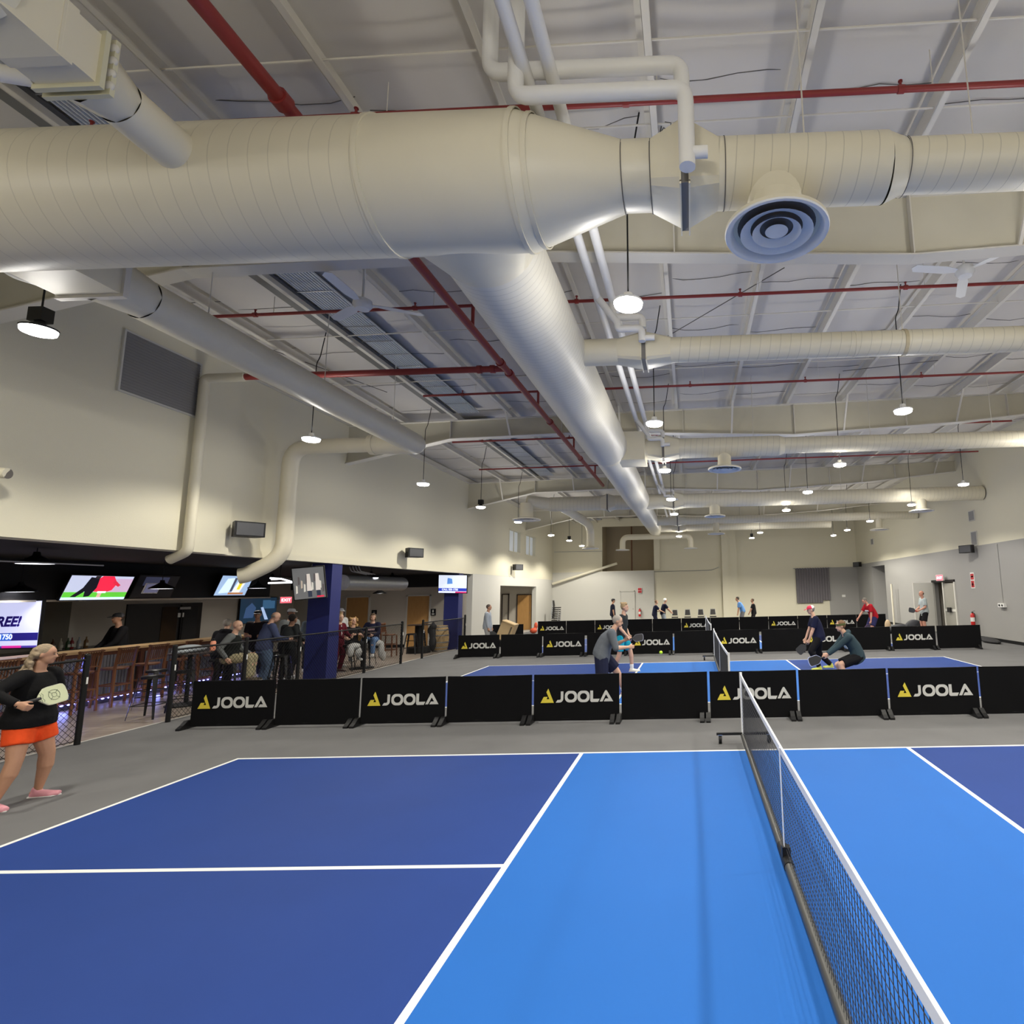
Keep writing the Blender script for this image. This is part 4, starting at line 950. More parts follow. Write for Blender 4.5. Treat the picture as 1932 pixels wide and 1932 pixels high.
# ================================================================== screens
def screen(name, c, w_, h, yaw, tilt, label, roll=0, cat='television', emit_col=(.7, .75, .95), e=1, hang=None):
    """flat panel facing yaw (0 = towards -Y), tilted down by tilt"""
    t = thing(name, label, cat, c, group=None)
    n = V((sin(yaw), -cos(yaw), 0)); u = V((cos(yaw), sin(yaw), 0)); z = V((0, 0, 1))
    n2 = (n * cos(tilt) - z * sin(tilt)); v = (z * cos(tilt) + n * sin(tilt))
    if roll: u, v = u * cos(roll) + v * sin(roll), v * cos(roll) - u * sin(roll)
    c = V(c)
    MB().obox(c - n2 * .03, u * (w_ / 2 + .02), v * (h / 2 + .02), n2 * .028).build('housing', BLKPL, t)
    s = MB(); a = c + n2 * .001 - u * w_ / 2 - v * h / 2; s.quad(a, a + u * w_, a + u * w_ + v * h, a + v * h); s.build('display', mat('screen ' + label[:40], emit_col, .3, emit=e), t)
    if hang: MB().tube([c - n2 * .05, c - n2 * .1 + V((0, 0, h * .3)), V((c.x, c.y, hang)) - n * .1], .02, 8).build('mount', BLACK, t)
    def px(x, y, d=.003): return c + n2 * d + u * (x - .5) * w_ + v * (y - .5) * h
    def patch(nm, pts, col, d=.004, e=1): mb = MB(); mb.add([px(x, y, d) for x, y in pts], [tuple(range(len(pts)))]); return mb.build(nm, mat('lit ' + nm + ' %.2f %.2f %.2f' % tuple(col), col, .4, emit=e), t)
    def txt(nm, body, size, x, y, col, d=.006, e=1, shear=0, bold=0): return text_obj(nm, body, size, px(x, y, 0), u, v, mat('lit text %.2f %.2f %.2f' % tuple(col), col, .4, emit=e), t, d, bold=bold, shear=shear)
    return t, patch, txt
rect = lambda a, b, c, d: [(a, b), (c, b), (c, d), (a, d)]
c = at(5, 1177, Y=11.2)
t, patch, txt = screen('television', at(1, 1179, Y=11.2), 1.62, .93, 0, R(1), 'lit television reading FREE! above the bar at the left edge', e=.75, emit_col=(.62, .64, .93), hang=2.6)
txt('advert_text', 'FREE!', .27, .36, .47, (.04, .02, .35), shear=.25, bold=.012, e=.15)
patch('blue_band', rect(0, .155, 1, .32), (.02, .015, .2), e=.6); patch('blue_glow', rect(0, .16, .66, .31), (.03, .12, .6), .0045, e=.8)
txt('phone_number', '7-1750', .14, .43, .19, (.85, .9, 1), bold=.004)
patch('magenta_ticker', rect(.55, .0, .8, .05), (.55, .02, .25)); patch('ticker', rect(0, 0, 1, .045), (.05, .03, .25), .0035)
XT = -13.15
def wallscreen(u0, v0, u1, v1, label, **k):
    a = at(u0, (v0 + v1) / 2, X=XT); b = at(u1, (v0 + v1) / 2, X=XT); zt = at((u0 + u1) / 2, v0, X=XT).z; zb = at((u0 + u1) / 2, v1, X=XT).z
    return screen('television', ((XT), (a.y + b.y) / 2, (zt + zb) / 2), (b.y - a.y), (zt - zb) / cos(R(22)), R(90), R(22), label, **k)
t, patch, txt = wallscreen(124, 1087, 243, 1131, 'lit television showing a player in red on green turf, on the black bulkhead', emit_col=(.55, .6, .8), e=.8)
patch('turf', rect(0, .1, 1, .32), (.10, .5, .04)); patch('crowd', rect(.5, .32, 1, .9), (.5, .35, .5), .0036); patch('red_player', [(.42, .35), (.6, .3), (.72, .4), (.76, .7), (.66, 1), (.48, 1), (.38, .75)], (.75, .02, .06), .005); patch('red_sleeve', [(.42, .8), (.36, .55), (.41, .5), (.47, .72)], (.6, .02, .05), .0052); patch('red_sleeve', [(.70, .85), (.83, .62), (.80, .55), (.68, .7)], (.6, .02, .05), .0052); patch('pale_leg', rect(.52, .1, .58, .28), (.6, .38, .3), .0053); patch('dark_head', [(.36, .9), (.44, .88), (.45, 1), (.37, 1)], (.02, .015, .02), .0062)
patch('dark_player', [(.12, .12), (.25, .5), (.3, .95), (.44, .9), (.46, .5), (.4, .15), (.32, .12), (.3, .35), (.2, .12)], (.012, .015, .03), .006, .3); patch('shorts', rect(.5, .28, .64, .36), (.8, .8, .85), .0062); patch('score_bar', rect(0, 0, 1, .1), (.6, .75, .95), .0066)
t, patch, txt = wallscreen(255, 1087, 330, 1127, 'switched-off black television on the bulkhead with a small pale square on it', emit_col=(.01, .01, .014), e=.2)
patch('dim_picture', rect(.15, .55, .75, .95), (.04, .045, .09), e=.5)
t = thing('tablet_screen', 'small tablet with white frame under the switched-off television', 'tablet', at(285, 1109, X=-13.0))
p = at(286, 1110, X=-12.95); d = R(22)
MB().obox(p, V((0, .19, 0)), V((sin(d) * .13, 0, cos(d) * .13)), V((.01, 0, 0))).build('white_frame', WHITE, t); MB().obox(p + V((.014, 0, 0)), V((0, .17, 0)), V((sin(d) * .11, 0, cos(d) * .11)), V((.002, 0, 0))).build('display', mat('tablet grey', (.12, .12, .2), .3, emit=.6), t)
MB().bar(p + V((-.02, 0, 0)), (-13.4, p.y, p.z + .1), .03, .03).build('bracket', BLACK, t)
t, patch, txt = wallscreen(412, 1087, 470, 1123, 'lit television showing tilted game cards, above the seated bald man', emit_col=(.35, .5, .75), e=.8)
patch('card', [(.1, .1), (.4, .15), (.5, .9), (.2, .85)], (.6, .75, .85)); patch('card', [(.5, .15), (.75, .1), (.85, .85), (.6, .9)], (.75, .75, .7)); patch('yellow_figure', [(.62, .3), (.72, .3), (.74, .7), (.64, .75)], (.75, .6, .03), .005); patch('dark_strip', rect(.42, .2, .5, .9), (.05, .06, .1), .005); patch('brown_table', rect(.4, .05, .9, .15), (.35, .15, .06), .005)
# wall television in its niche on the bar back wall
a = at(452, 1160, X=-16.9); b = at(520, 1160, X=-16.9)
t, patch, txt = screen('television', (-16.9, (a.y + b.y) / 2, 1.72), b.y - a.y, .95, R(90), 0, 'large dim television with a blue picture on the wall behind the seated men', emit_col=(.012, .03, .055), e=.7)
patch('blue_figure', [(.1, .2), (.35, .2), (.42, .6), (.3, .8), (.15, .6)], (.03, .06, .13)); patch('pale_beam', [(.55, .6), (.62, .62), (.78, .1), (.68, .1)], (.3, .4, .6)); patch('blue_haze', rect(.6, .55, .95, .9), (.03, .08, .15), .0035)
# hanging televisions at the columns
c = (at(583, 1100, Y=13.5)); t, patch, txt = screen('television', c, .66, .76, R(20), R(12), 'tilted square television with a crowd picture hanging at the blue column', roll=R(5), emit_col=(.10, .10, .10), e=.9, hang=2.95)
for k in range(11): x = .06 + .085 * k; y = .3 + .4 * ((k * 37 % 10) / 10); patch('crowd_figure', [(x, y - .12), (x + .06, y - .1), (x + .07, y + .12), (x + .02, y + .15)], ((.4, .38, .33), (.06, .05, .05), (.3, .25, .2))[k % 3], .004 + .0002 * k)
for x in (.42, .7): patch('pale_shirt', [(x, .25), (x + .16, .25), (x + .13, .8), (x + .03, .8)], (.42, .38, .34), .007); patch('dark_trousers', rect(x + .02, .05, x + .15, .25), (.02, .025, .04), .007)
patch('red_caption', rect(.72, .02, .95, .07), (.5, .02, .05), .008)
c = at(854, 1102, Y=22.1); t, patch, txt = screen('television', c, 1.12, .70, R(0), R(6), 'lit white and blue television hanging above the oak barrel', roll=R(-2), emit_col=(.66, .72, .85), e=.85, hang=2.95)
patch('blue_band', rect(0, .1, 1, .27), (.02, .04, .35)); patch('blue_logo', [(.3, .5), (.5, .52), (.48, .8), (.32, .85)], (.08, .2, .5)); txt('caption', 'CALL 555-1750', .1, .12, .14, (.8, .85, 1), bold=.003); patch('ticker', rect(0, 0, .6, .08), (.6, .65, .85)); patch('magenta_ticker', rect(.6, 0, 1, .08), (.45, .02, .12))

# ================================================================== bar ceiling clutter and lamps
def dome(x, y, z, label, power=BAR_W, r=.22, dark=True):
    t = thing('dome_lamp', label, 'lamp', (x, y, z), group='dome lamps over the bar')
    MB().tube([(x, y, z + .12), (x, y, ZS + .02)], .008, 6).build('cord', BLACK, t)
    MB().lathe((x, y, z), [(r, 0), (r * .95, .03), (r * .5, .09), (.05, .14), (.04, .2), (0, .2)], (0, 0, 1), 24).build('shade', BLACK if dark else WHITE, t, 50)
    MB().lathe((x, y, z), [(r * .93, .004), (0, .0)], (0, 0, 1), 24).build('lens', LAMPB, t)
    ld = bpy.data.lights.new('dome_light', 'SPOT'); ld.energy = power; ld.spot_size = R(150); ld.spot_blend = .6; ld.shadow_soft_size = .15; ld.color = (1, .94, .85)
    lo = bpy.data.objects.new('light_source', ld); COL.objects.link(lo); lo.parent = t; lo.location = (0, 0, -.05)
for (u, v_, X_, lab, pw) in ((67, 1064, -10.8, 'black dome lamp with lit white underside over the bar room, top left', 40), (38, 1117, -13.2, 'flat pale dome lamp just above the FREE! television', 25), (305, 1111, -12.2, 'flat pale dome lamp over the bar right of the small tablet', 40), (486, 1110, -12.2, 'flat pale dome lamp right of the game-card television', 40),
        (716, 1120, -11.9, 'dark dome lamp hanging alone in front of the far bar wall', 45), (700, 1090, -10.2, 'flat lit dome lamp just right of the near blue column', 40)):
    p = at(u, v_, X=X_); dome(p.x, p.y, min(p.z, 2.8), lab, pw, .24)
for x, y in ((-11, 5), (-14.6, 7), (-14.5, 11.5), (-15.2, 15.5), (-14.8, 19.5), (-11.2, 20.8)): dome(x, y, 2.8, 'bar ceiling lamp out of direct view behind the bulkhead', 45)
# spiral silver duct, conduits, projector rods
t = thing('silver_duct', 'bare silver spiral duct with dark bands hanging right of the near blue column', 'duct', (-9.9, 16.6, 2.5))
MB().tube([(-10.2, 16.2, 2.55), (-10.2, 19.6, 2.55)], .23, 24).build('duct_shell', GALV, t, 50)
for y in (16.35, 17.4, 18.5): MB().lathe((-10.2, y, 2.55), [(.232, 0), (.24, 0), (.24, .04), (.232, .04)], (0, 1, 0), 24).build('band', BLACK, t)
for k in range(4):
    o = MB().tube([(-9.62 - .09 * k, 16.0, ZS + .0), (-9.62 - .09 * k, 16.1, 2.86), (-9.75 - .09 * k, 17.1, 2.80)], .012, 8, .1).build('conduit', GALV); tag(o, 'curved metal conduit above the silver duct, %s from the right' % ORD[k], 'conduit', 'curved conduits')
o = MB().tube([(-9.9, 4, 2.72), (-9.9, 9.2, 2.72)], .012, 8).build('conduit', GALV); tag(o, 'straight metal conduit under the black bar ceiling at the left edge', 'conduit')
t = thing('track_light', 'white branching track light under the black bar ceiling left of the crowd television', 'lamp', at(528, 1097, X=-11))
p = at(528, 1097, X=-11)
for a, b in (((0, -.35, .08), (0, .05, .07)), ((0, .05, .07), (.1, .4, -.02)), ((0, -.4, -.05), (.1, .4, -.02))): MB().tube([p + V(a), p + V(b)], .022, 8).build('tube_lamp', mat('lit tube', (.9, .9, .95), emit=2.2), t)
MB().tube([p + V((0, 0, .07)), (p.x, p.y, ZS + .02)], .01, 6).build('rod', BLACK, t)

# speakers
def speaker(x, y, z, side, label):
    t = thing('wall_speaker', label, 'speaker', (x, y, z), group='black wall speakers')
    u = V((side, -.55, 0)).normalized(); n = u; s_ = V((-n.y, n.x, 0)); c = V((x, y, z))
    MB().add([c + s_ * a * (.27 if f > 0 else .2) + V((0, 0, b * .15)) + n * (.14 * f) for f in (-1, 1) for a, b in ((-1, -1), (1, -1), (1, 1), (-1, 1))], [(0, 1, 2, 3), (7, 6, 5, 4), (0, 4, 5, 1), (1, 5, 6, 2), (2, 6, 7, 3), (3, 7, 4, 0)]).build('cabinet', BLKPL, t)
    MB().obox(c + n * .145, s_ * .235, V((0, 0, .125)), n * .006).build('grille', mat('grey speaker grille', (.06, .062, .07), .6), t)
    MB().bar(c - n * .1, (x - side * .26, y + .05, z - .02), .06, .05).build('bracket', BLACK, t)
speaker(XL + .35, 11.0, 3.5, 1, 'black wall speaker on the left wall between the two white down pipes')
speaker(XL + .32, 17.9, 3.5, 1, 'black wall speaker on the left wall above the blue column')
speaker(XL + .3, 28.9, 3.5, 1, 'black wall speaker on the left wall above the corridor opening')
p = at(1826, 1036, X=XR - .3); speaker(XR - .32, p.y, p.z, -1, 'black wall speaker on the right wall near the edge of the picture')
p = at(1618, 1065, X=XR - .3); speaker(XR - .3, p.y, p.z, -1, 'black wall speaker at the far end of the right wall')
# wall camera pipe at the far left
t = thing('wall_pipe', 'short open white pipe sticking out of the left wall at the picture edge', 'pipe', (XL + .2, 7.1, 3.85))
p = at(14, 893, X=XL + .45); MB().tube([(XL + .09, p.y - .1, p.z + .03), p], .07, 16).build('pipe', PIPEC, t, 50); MB().lathe(p, [(.071, 0), (.055, .001), (.05, -.0), (0, .002)], (1, .12, 0), 16).build('opening', SEAM, t)
def vent(name, X_, y0, y1, z0, z1, m, label, n=10):
    s = 1 if X_ < 0 else -1
    t = thing(name, label, 'vent', (X_, (y0 + y1) / 2, z0))
    MB().box((X_, y0, z0), (X_ + s * .02, y1, z1)).build('backing', m, t)
    for a in ((y0 - .03, z0 - .03, y1 + .03, z0), (y0 - .03, z1, y1 + .03, z1 + .03), (y0 - .03, z0, y0, z1), (y1, z0, y1 + .03, z1)): MB().box((X_, a[0], a[1]), (X_ + s * .035, a[2], a[3])).build('frame', LGREY, t)
    for k in range(n): z = z0 + (z1 - z0) * (k + .5) / n; MB().box((X_ + s * .02, y0, z - .006), (X_ + s * .032, y1, z + .006)).build('slat', m, t)
vent('wall_grille', XL + .09, 8.45, 9.85, 5.52, 6.52, mat('dull grey grille', (.24, .235, .235), .8), 'large grey square grille high on the left wall', 20)
VG = mat('vent grey', (.3, .3, .3), .7)
for (u, v_, h, lab) in ((1834, 973, .35, 'upper grey louvre vent high on the right wall'), (1839, 1016, .5, 'lower grey louvre vent on the right wall above the speaker'), (1646, 1022, .3, 'tiny grey vent at the far end of the right wall')):
    p = at(u, v_, X=XR); vent('wall_vent', XR, p.y - .2, p.y + .2, p.z - h / 2, p.z + h / 2, VG, lab, 6)

# ================================================================== doors, signs, far things
def door(name, o, u, w_, h, m, frame, label=None, knob=True, swing=0):
    o, u = V(o), V(u); n = u.cross(V((0, 0, 1)))
    d = MB().obox(o + u * w_ / 2 + V((0, 0, h / 2)), u * w_ / 2, V((0, 0, h / 2)), n * .022).build(name, m); tag(d, kind='structure')
    f = MB()
    f.obox(o - u * .03 + V((0, 0, h / 2)), u * .03, V((0, 0, h / 2 + .05)), n * .05).obox(o + u * (w_ + .03) + V((0, 0, h / 2)), u * .03, V((0, 0, h / 2 + .05)), n * .05).obox(o + u * w_ / 2 + V((0, 0, h + .03)), u * (w_ / 2 + .06), V((0, 0, .03)), n * .05)
    f.build('door_frame', frame, d)
    if knob: MB().ell(o + u * (w_ - .07) + V((0, 0, 1.0)) + n * .06, .025, .035, .025, 10, 6).build('door_handle', GALV, d)
    return d
FRM = mat('dark door frame', (.05, .035, .03), .5)
door('door_1', (-12.05, YD - .01, 0), (1, 0, 0), .93, 2.12, OAK, LGREY); door('door_2', (-14.68, YD - .01, 0), (1, 0, 0), .95, 2.12, OAK, LGREY)

# far end wall of the corridor carries the oak door facing the hall
a = at(977, 1120, Y=OP1 + .27); b = at(1003, 1120, Y=OP1 + .27)
door('door_3', (a.x, OP1 + .27, 0), (1, 0, 0), b.x - a.x, 2.06, OAK, FRM)
a = at(949, 1120, Y=OP1 + .27); b = at(959, 1120, Y=OP1 + .27)
door('door_4', (a.x, OP1 + .27, 0), (1, 0, 0), b.x - a.x, 2.1, BEIGE, FRM)
a = at(1171, 1118, Y=YF - .08); b = at(1196, 1118, Y=YF - .08)
door('door_5', (a.x, YF - .08, 0), (1, 0, 0), b.x - a.x, 2.13, LGREY, LGREY)
# glazed double door in the right wall, one leaf open
gd = MB().box((XR - .06, DY0, 2.2), (XR + .2, DY1, 2.3)).build('door_6', BLKPL); tag(gd, kind='structure')
WA = mat('white aluminium frame', (.72, .71, .66), .4)
for y in (DY0 + .03, DY1 - .03, (DY0 + DY1) / 2): MB().box((XR - .05, y - .04, 0), (XR + .05, y + .04, 2.2)).build('door_frame', WA, gd)
MB().box((XR - .03, DY0 + .07, .95), (XR + .03, (DY0 + DY1) / 2 - .04, 1.05)).build('push_bar', WA, gd); MB().box((XR - .01, DY0 + .07, .1), (XR + .01, (DY0 + DY1) / 2 - .04, 2.15)).build('glass_pane', mat('clear pane', (.35, .34, .3), .1), gd)
MB().box((XR - .95, DY1 - .12, .02), (XR - .05, DY1 - .07, 2.2)).build('open_leaf', WA, gd); MB().box((XR - .1, DY0 + .45, .92), (XR - .04, DY0 + .75, 1.12)).build('door_handle', BLKPL, gd)
REDL = mat('lit red exit sign', (.9, .12, .16), .4, emit=1.2, ecol=(1, .12, .16))
def exit_sign(p, u, n, label, sz=.3):
    p, u, n = V(p), V(u), V(n); t = thing('exit_sign', label, 'sign', p)
    MB().obox(p, u * sz / 2, V((0, 0, sz * .32)), n * .04).build('housing', WHITE, t); MB().obox(p + n * .042, u * sz * .46, V((0, 0, sz * .28)), n * .002).build('lit_face', REDL, t)
    text_obj('lettering', 'EXIT', sz * .38, p + n * .045 - V((0, 0, sz * .13)), u, V((0, 0, 1)), mat('pale sign letters', (1, .7, .7), emit=1.6), t, .003, 'CENTER', bold=.003)
p = at(1776, 1090, X=XR - .15); exit_sign((XR - .2, p.y, p.z), (.35, -.93, 0), (-.93, -.35, 0), 'red EXIT sign above the glazed door in the right wall', .4); MB().cyl((XR - .2, p.y, p.z + .02), (XR, p.y, p.z + .02), .015).build('arm', GALV, [o for o in bpy.data.objects if o.name == 'exit_sign'][0])
p = at(539, 1132, X=-16.3); exit_sign((-16.3, p.y, p.z), (.6, .8, 0), (.8, -.6, 0), 'red EXIT sign on the beige bar wall left of the blue column', .42); MB().cyl((-16.3, p.y, p.z), (-17, p.y, p.z), .015).build('arm', GALV, bpy.data.objects['exit_sign.001'])
def extinguisher(p, label, n=V((0, -1, 0))):
    p = V(p); t = thing('fire_extinguisher', label, 'fire extinguisher', p, group='red fire extinguishers')
    MB().lathe(p, [(0, 0), (.075, 0), (.08, .02), (.08, .4), (.05, .46), (.02, .48), (0, .48)], (0, 0, 1), 16).build('cylinder', mat('extinguisher red', (.55, .02, .02), .3), t, 40)
    MB().box(p + V((-.02, -.02, .48)), p + V((.02, .02, .52))).bar(p + V((-.01, 0, .53)), p + V((.1, 0, .56)), .015, .01).build('valve', BLKPL, t); MB().tube([p + V((.02, 0, .5)), p + V((.1, 0, .45)), p + V((.1, 0, .15))], .012, 8, .05).build('hose', BLKPL, t)
    MB().lathe(p + V((0, 0, .15)), [(.081, 0), (.0812, .16)], (0, 0, 1), 16).build('label', WHITE, t)
p = at(1837, 1180, X=XR - .12); extinguisher((XR - .13, p.y, p.z), 'red fire extinguisher on the grey right wall'); p = at(1207, 1163, Y=YF - .18); extinguisher((p.x, YF - .2, p.z), 'red fire extinguisher on the end wall beside the pale door')
def sign(p, u, n, w_, h, label, m, stripes, cat='sign'):
    p, u, n = V(p), V(u), V(n); t = thing('wall_sign', label, cat, p)
    MB().obox(p, u * w_ / 2, V((0, 0, h / 2)), n * .006).build('plate', m, t)
    for (x0, z0, x1, z1, mm) in stripes: MB().obox(p + u * ((x0 + x1) / 2 - .5) * w_ + V((0, 0, ((z0 + z1) / 2 - .5) * h)) + n * .008, u * (x1 - x0) / 2 * w_, V((0, 0, (z1 - z0) / 2 * h)), n * .002).build('symbol', mm, t)
SR = mat('sign red', (.5, .03, .04), .5)
p = at(1835, 1095, X=XR - .01); sign(p, (0, -1, 0), (-1, 0, 0), .3, .62, 'red and white fire extinguisher sign on the grey right wall', WHITE, [(.1, .55, .9, .92, SR), (.1, .06, .9, .48, SR), (.42, .12, .58, .4, WHITE), (.3, .2, .7, .3, WHITE), (.2, .7, .8, .78, WHITE)])
p = at(1207, 1114, Y=YF - .12); sign(p, (1, 0, 0), (0, -1, 0), .28, .36, 'small red and white sign on the end wall above the fire extinguisher', WHITE, [(.06, .5, .94, .95, SR), (.06, .05, .94, .45, SR), (.4, .1, .6, .4, WHITE)])
p = at(817, 1155, Y=YD - .02); sign(p, (1, 0, 0), (0, -1, 0), .24, .28, 'black restroom sign with white figure on the far bar wall', BLKPL, [(.4, .45, .6, .85, WHITE), (.3, .15, .75, .3, WHITE)])
p = at(706, 1155, Y=YD - .02); sign(p, (1, 0, 0), (0, -1, 0), .22, .18, 'small dark plate on the bar wall between the two oak doors', BLKPL, [(.3, .3, .7, .6, VG)])
# right-wall socket box with conduit
t = thing('socket_box', 'white double socket box with a thin conduit on the right wall', 'socket', (XR, 20.5, 1.3)); p = at(1891, 1142, X=XR - .05)
MB().box((XR - .1, p.y - .2, p.z - .07), (XR, p.y + .2, p.z + .07)).build('box', WHITE, t); MB().box((XR - .02, p.y - .01, p.z), (XR - .005, p.y + .01, 3.5)).build('conduit', GREYW, t)
for dy in (-.09, .09): MB().cyl((XR - .12, p.y + dy, p.z), (XR - .1, p.y + dy, p.z), .035, n=12).build('outlet', BLKPL, t)
o = MB().box((9.98, YF - .05, 1.45), (10.2, YF - .02, 1.6)).build('wall_plate', WHITE); tag(o, 'small white switch plate on the grey end wall right of the curtain', 'switch')
o = MB().cyl((XR - .3, 30.6, 0), (XR - .3, 30.6, 2.2), .05, n=10).build('leaning_tube', mat('pale tube', (.7, .66, .55), .5)); tag(o, 'tall pale tube standing against the right wall by the alcove', 'tube')
# curtain on the end wall
t = thing('curtain', 'grey pleated curtain hanging on the end wall', 'curtain', (8.1, YF - .12, 1.1))
CU = mat('grey curtain cloth', (.16, .15, .165), .8); x0, x1 = 6.98, 9.2; n = 110; vs = []; fs = []
for j in range(2):
    for i in range(n + 1):
        q = i / n; x = x0 + (x1 - x0) * q; y = YF - .13 + .05 * sin(q * 2 * pi * 13) * (.8 if j else 1); z = 3.42 if not j else (1.12 if q < .78 else 1.28)
        vs.append((x, y, z))
for i in range(n): fs.append((i, i + n + 1, i + n + 2, i + 1))
MB().add(vs, fs).build('cloth', CU, t, 80)
MB().tube([(x0 - .15, YF - .13, 3.4), (x1 + .15, YF - .13, 3.4)], .018, 8).build('rod', GALV, t)
# diagonal white beam and thin rails on the end wall
a, b = at(1042, 1102, Y=YF - .35), at(1164, 1063, Y=YF - .12)
o = MB().tube([a, b], .085, 12).build('leaning_pole', PIPEC); tag(o, 'long pale pole slanting up across the end wall into the recess', 'pole')
o = MB().tube([(RX1, YF - .06, 3.42), (1.4, YF - .06, 3.42), (1.9, YF - .06, 3.62)], .02, 8, .1).build('wall_conduit', GALV); tag(o, 'thin horizontal conduit on the cream end wall', 'conduit')
o = MB().tube([(XL + .1, YF - .05, 4.9), (RX0, YF - .05, 4.88)], .018, 8).build('wall_conduit', GALV); tag(o, 'thin horizontal conduit left of the recess on the end wall', 'conduit')
o = MB().tube([(-4.1, YF + 1.5, 3.45), (-4.1, YF + 1.5, 7.0)], .05, 8).build('recess_pipe', DKWOOD); tag(o, 'dark vertical pipe inside the tan recess', 'pipe')
# banquet chairs in a row
def bchair():
    t = thing('banquet_chair', 'x', 'chair')
    BL = mat('black chair vinyl', (.02, .018, .018), .5)
    MB().box((-.2, -.2, .42), (.2, .2, .48)).build('seat', BL, t); MB().loft([((0, .2 + .04 * q, .56 + .34 * q), (1, 0, 0), (0, 1, 0), .17 - .025 * q, .025) for q in (0, .5, 1)], 16).build('backrest', BL, t, 50)
    for x in (-.19, .19): MB().tube([(x, -.19, 0), (x, -.18, .43)], .012, 8).build('front_leg', GALV, t); MB().tube([(x, .22, 0), (x, .18, .44), (x * .75, .25, .93)], .012, 8, .05).build('rear_leg', GALV, t)
    MB().tube([(-.15, .25, .93), (.15, .25, .93)], .012, 8).tube([(-.19, -.18, .43), (.19, -.18, .43)], .01, 8).build('crossbar', GALV, t)
    return freeze(t)
CH = bchair()
for k, u in enumerate((1273, 1297, 1322, 1345)):
    p = at(u, 1150, Y=35.8); dup(CH, (p.x, 35.8, 0), 0, 'black banquet chair facing the hall at the end wall, %s from the left' % ORD[k], 'row of banquet chairs')
for k in range(7):
    dup(CH, (-8.55 + .012 * k, 35.4, .13 * k), R(80), 'black banquet chair stacked in the far left corner, %s from the bottom' % ORD[k], 'stacked banquet chairs')
for c in KIDS[CH]: bpy.data.objects.remove(c)
bpy.data.objects.remove(CH)
# carton, bags
p = at(957, 1192, Y=23.2); t = thing('cardboard_box', 'open cardboard box tilted behind the middle barriers', 'box', (p.x, 23.2, 0))
CB = mat('cardboard', (.48, .35, .19), .8); a = R(22); u = V((cos(a), 0, -sin(a))); v_ = V((sin(a), 0, cos(a)))
MB().obox((p.x, 23.2, .62), u * .28, v_ * .38, V((0, .25, 0))).build('carton', CB, t); MB().obox(V((p.x, 22.93, .62)) + v_ * .35, u * .28, v_ * .02, V((0, .02, 0))).build('flap', CB, t); MB().obox(V((p.x, 22.945, .62)) + u * .18, u * .03, v_ * .25, V((0, .004, 0))).build('printed_mark', mat('dark print', (.12, .09, .06), .8), t)
o = MB().box((p.x - .3, 23.0, 0), (p.x + .3, 23.5, .24)).build('crate', BLKPL); tag(o, 'black crate under the tilted cardboard box', 'crate')
blob('gear_bag', 'dark sports bags heaped on the floor beside the man in the grey T-shirt', 'bag', [((9.2, 25.4, .2), (.45, .3, .22)), ((9.8, 25.3, .3), (.4, .28, .3)), ((8.8, 25.5, .15), (.35, .25, .16))], mat('dark bag cloth', (.02, .022, .03), .7), .035)
blob('gear_bag', 'tan and white bag standing behind the dark sports bags', 'bag', [((8.85, 25.9, .3), (.14, .12, .3))], mat('tan bag cloth', (.6, .45, .28), .7), .03)
blob('gear_bag', 'flat black equipment bag on the floor at the base of the right wall', 'bag', [((10.75, 21.2, .08), (.16, 1.0, .09)), ((10.6, 20.5, .06), (.2, .6, .07)), ((10.7, 22.2, .12), (.18, .5, .12))], COAT, .04)
p = at(1010, 1188, Y=30.5); blob('toy_heap', 'heap of red, white and green things at the foot of the corridor door', 'clutter', [((p.x - .1, 30.5, .15), (.2, .2, .15)), ((p.x, 30.6, .4), (.1, .1, .2))], mat('red cloth heap', (.55, .08, .03), .7, noise=.5, nscale=9), .03)
# ================================================================== people
SKIN = {'fair': (.62, .37, .26), 'tan': (.50, .27, .17), 'red': (.58, .28, .20), 'dark': (.16, .08, .05)}
def skin(k): return mat('skin ' + k, SKIN[k], .5, noise=.06, nscale=25)
def ik(a, c, l1, l2, hint):
    a, c, hint = V(a), V(c), V(hint); d = c - a; L = d.length
    if L > (l1 + l2) * .999: c = a + d * ((l1 + l2) * .999 / L); d = c - a; L = d.length
    x = (l1 * l1 - l2 * l2 + L * L) / (2 * L); h = math.sqrt(max(1e-9, l1 * l1 - x * x)); u = d / L
    p = hint - u * hint.dot(u)
    if p.length < 1e-5: p = V((0, 0, 1)) - u * u.z
    return a + u * x + p.normalized() * h, c
def capsule(mb, p, q, r0, r1, n=12, f0=False, f1=False):
    p, q = V(p), V(q); mb.cyl(p, q, r0, r1, n)
    if not f0: mb.ell(p, r0, r0, r0, n, 7)
    if not f1: mb.ell(q, r1, r1, r1, n, 7)
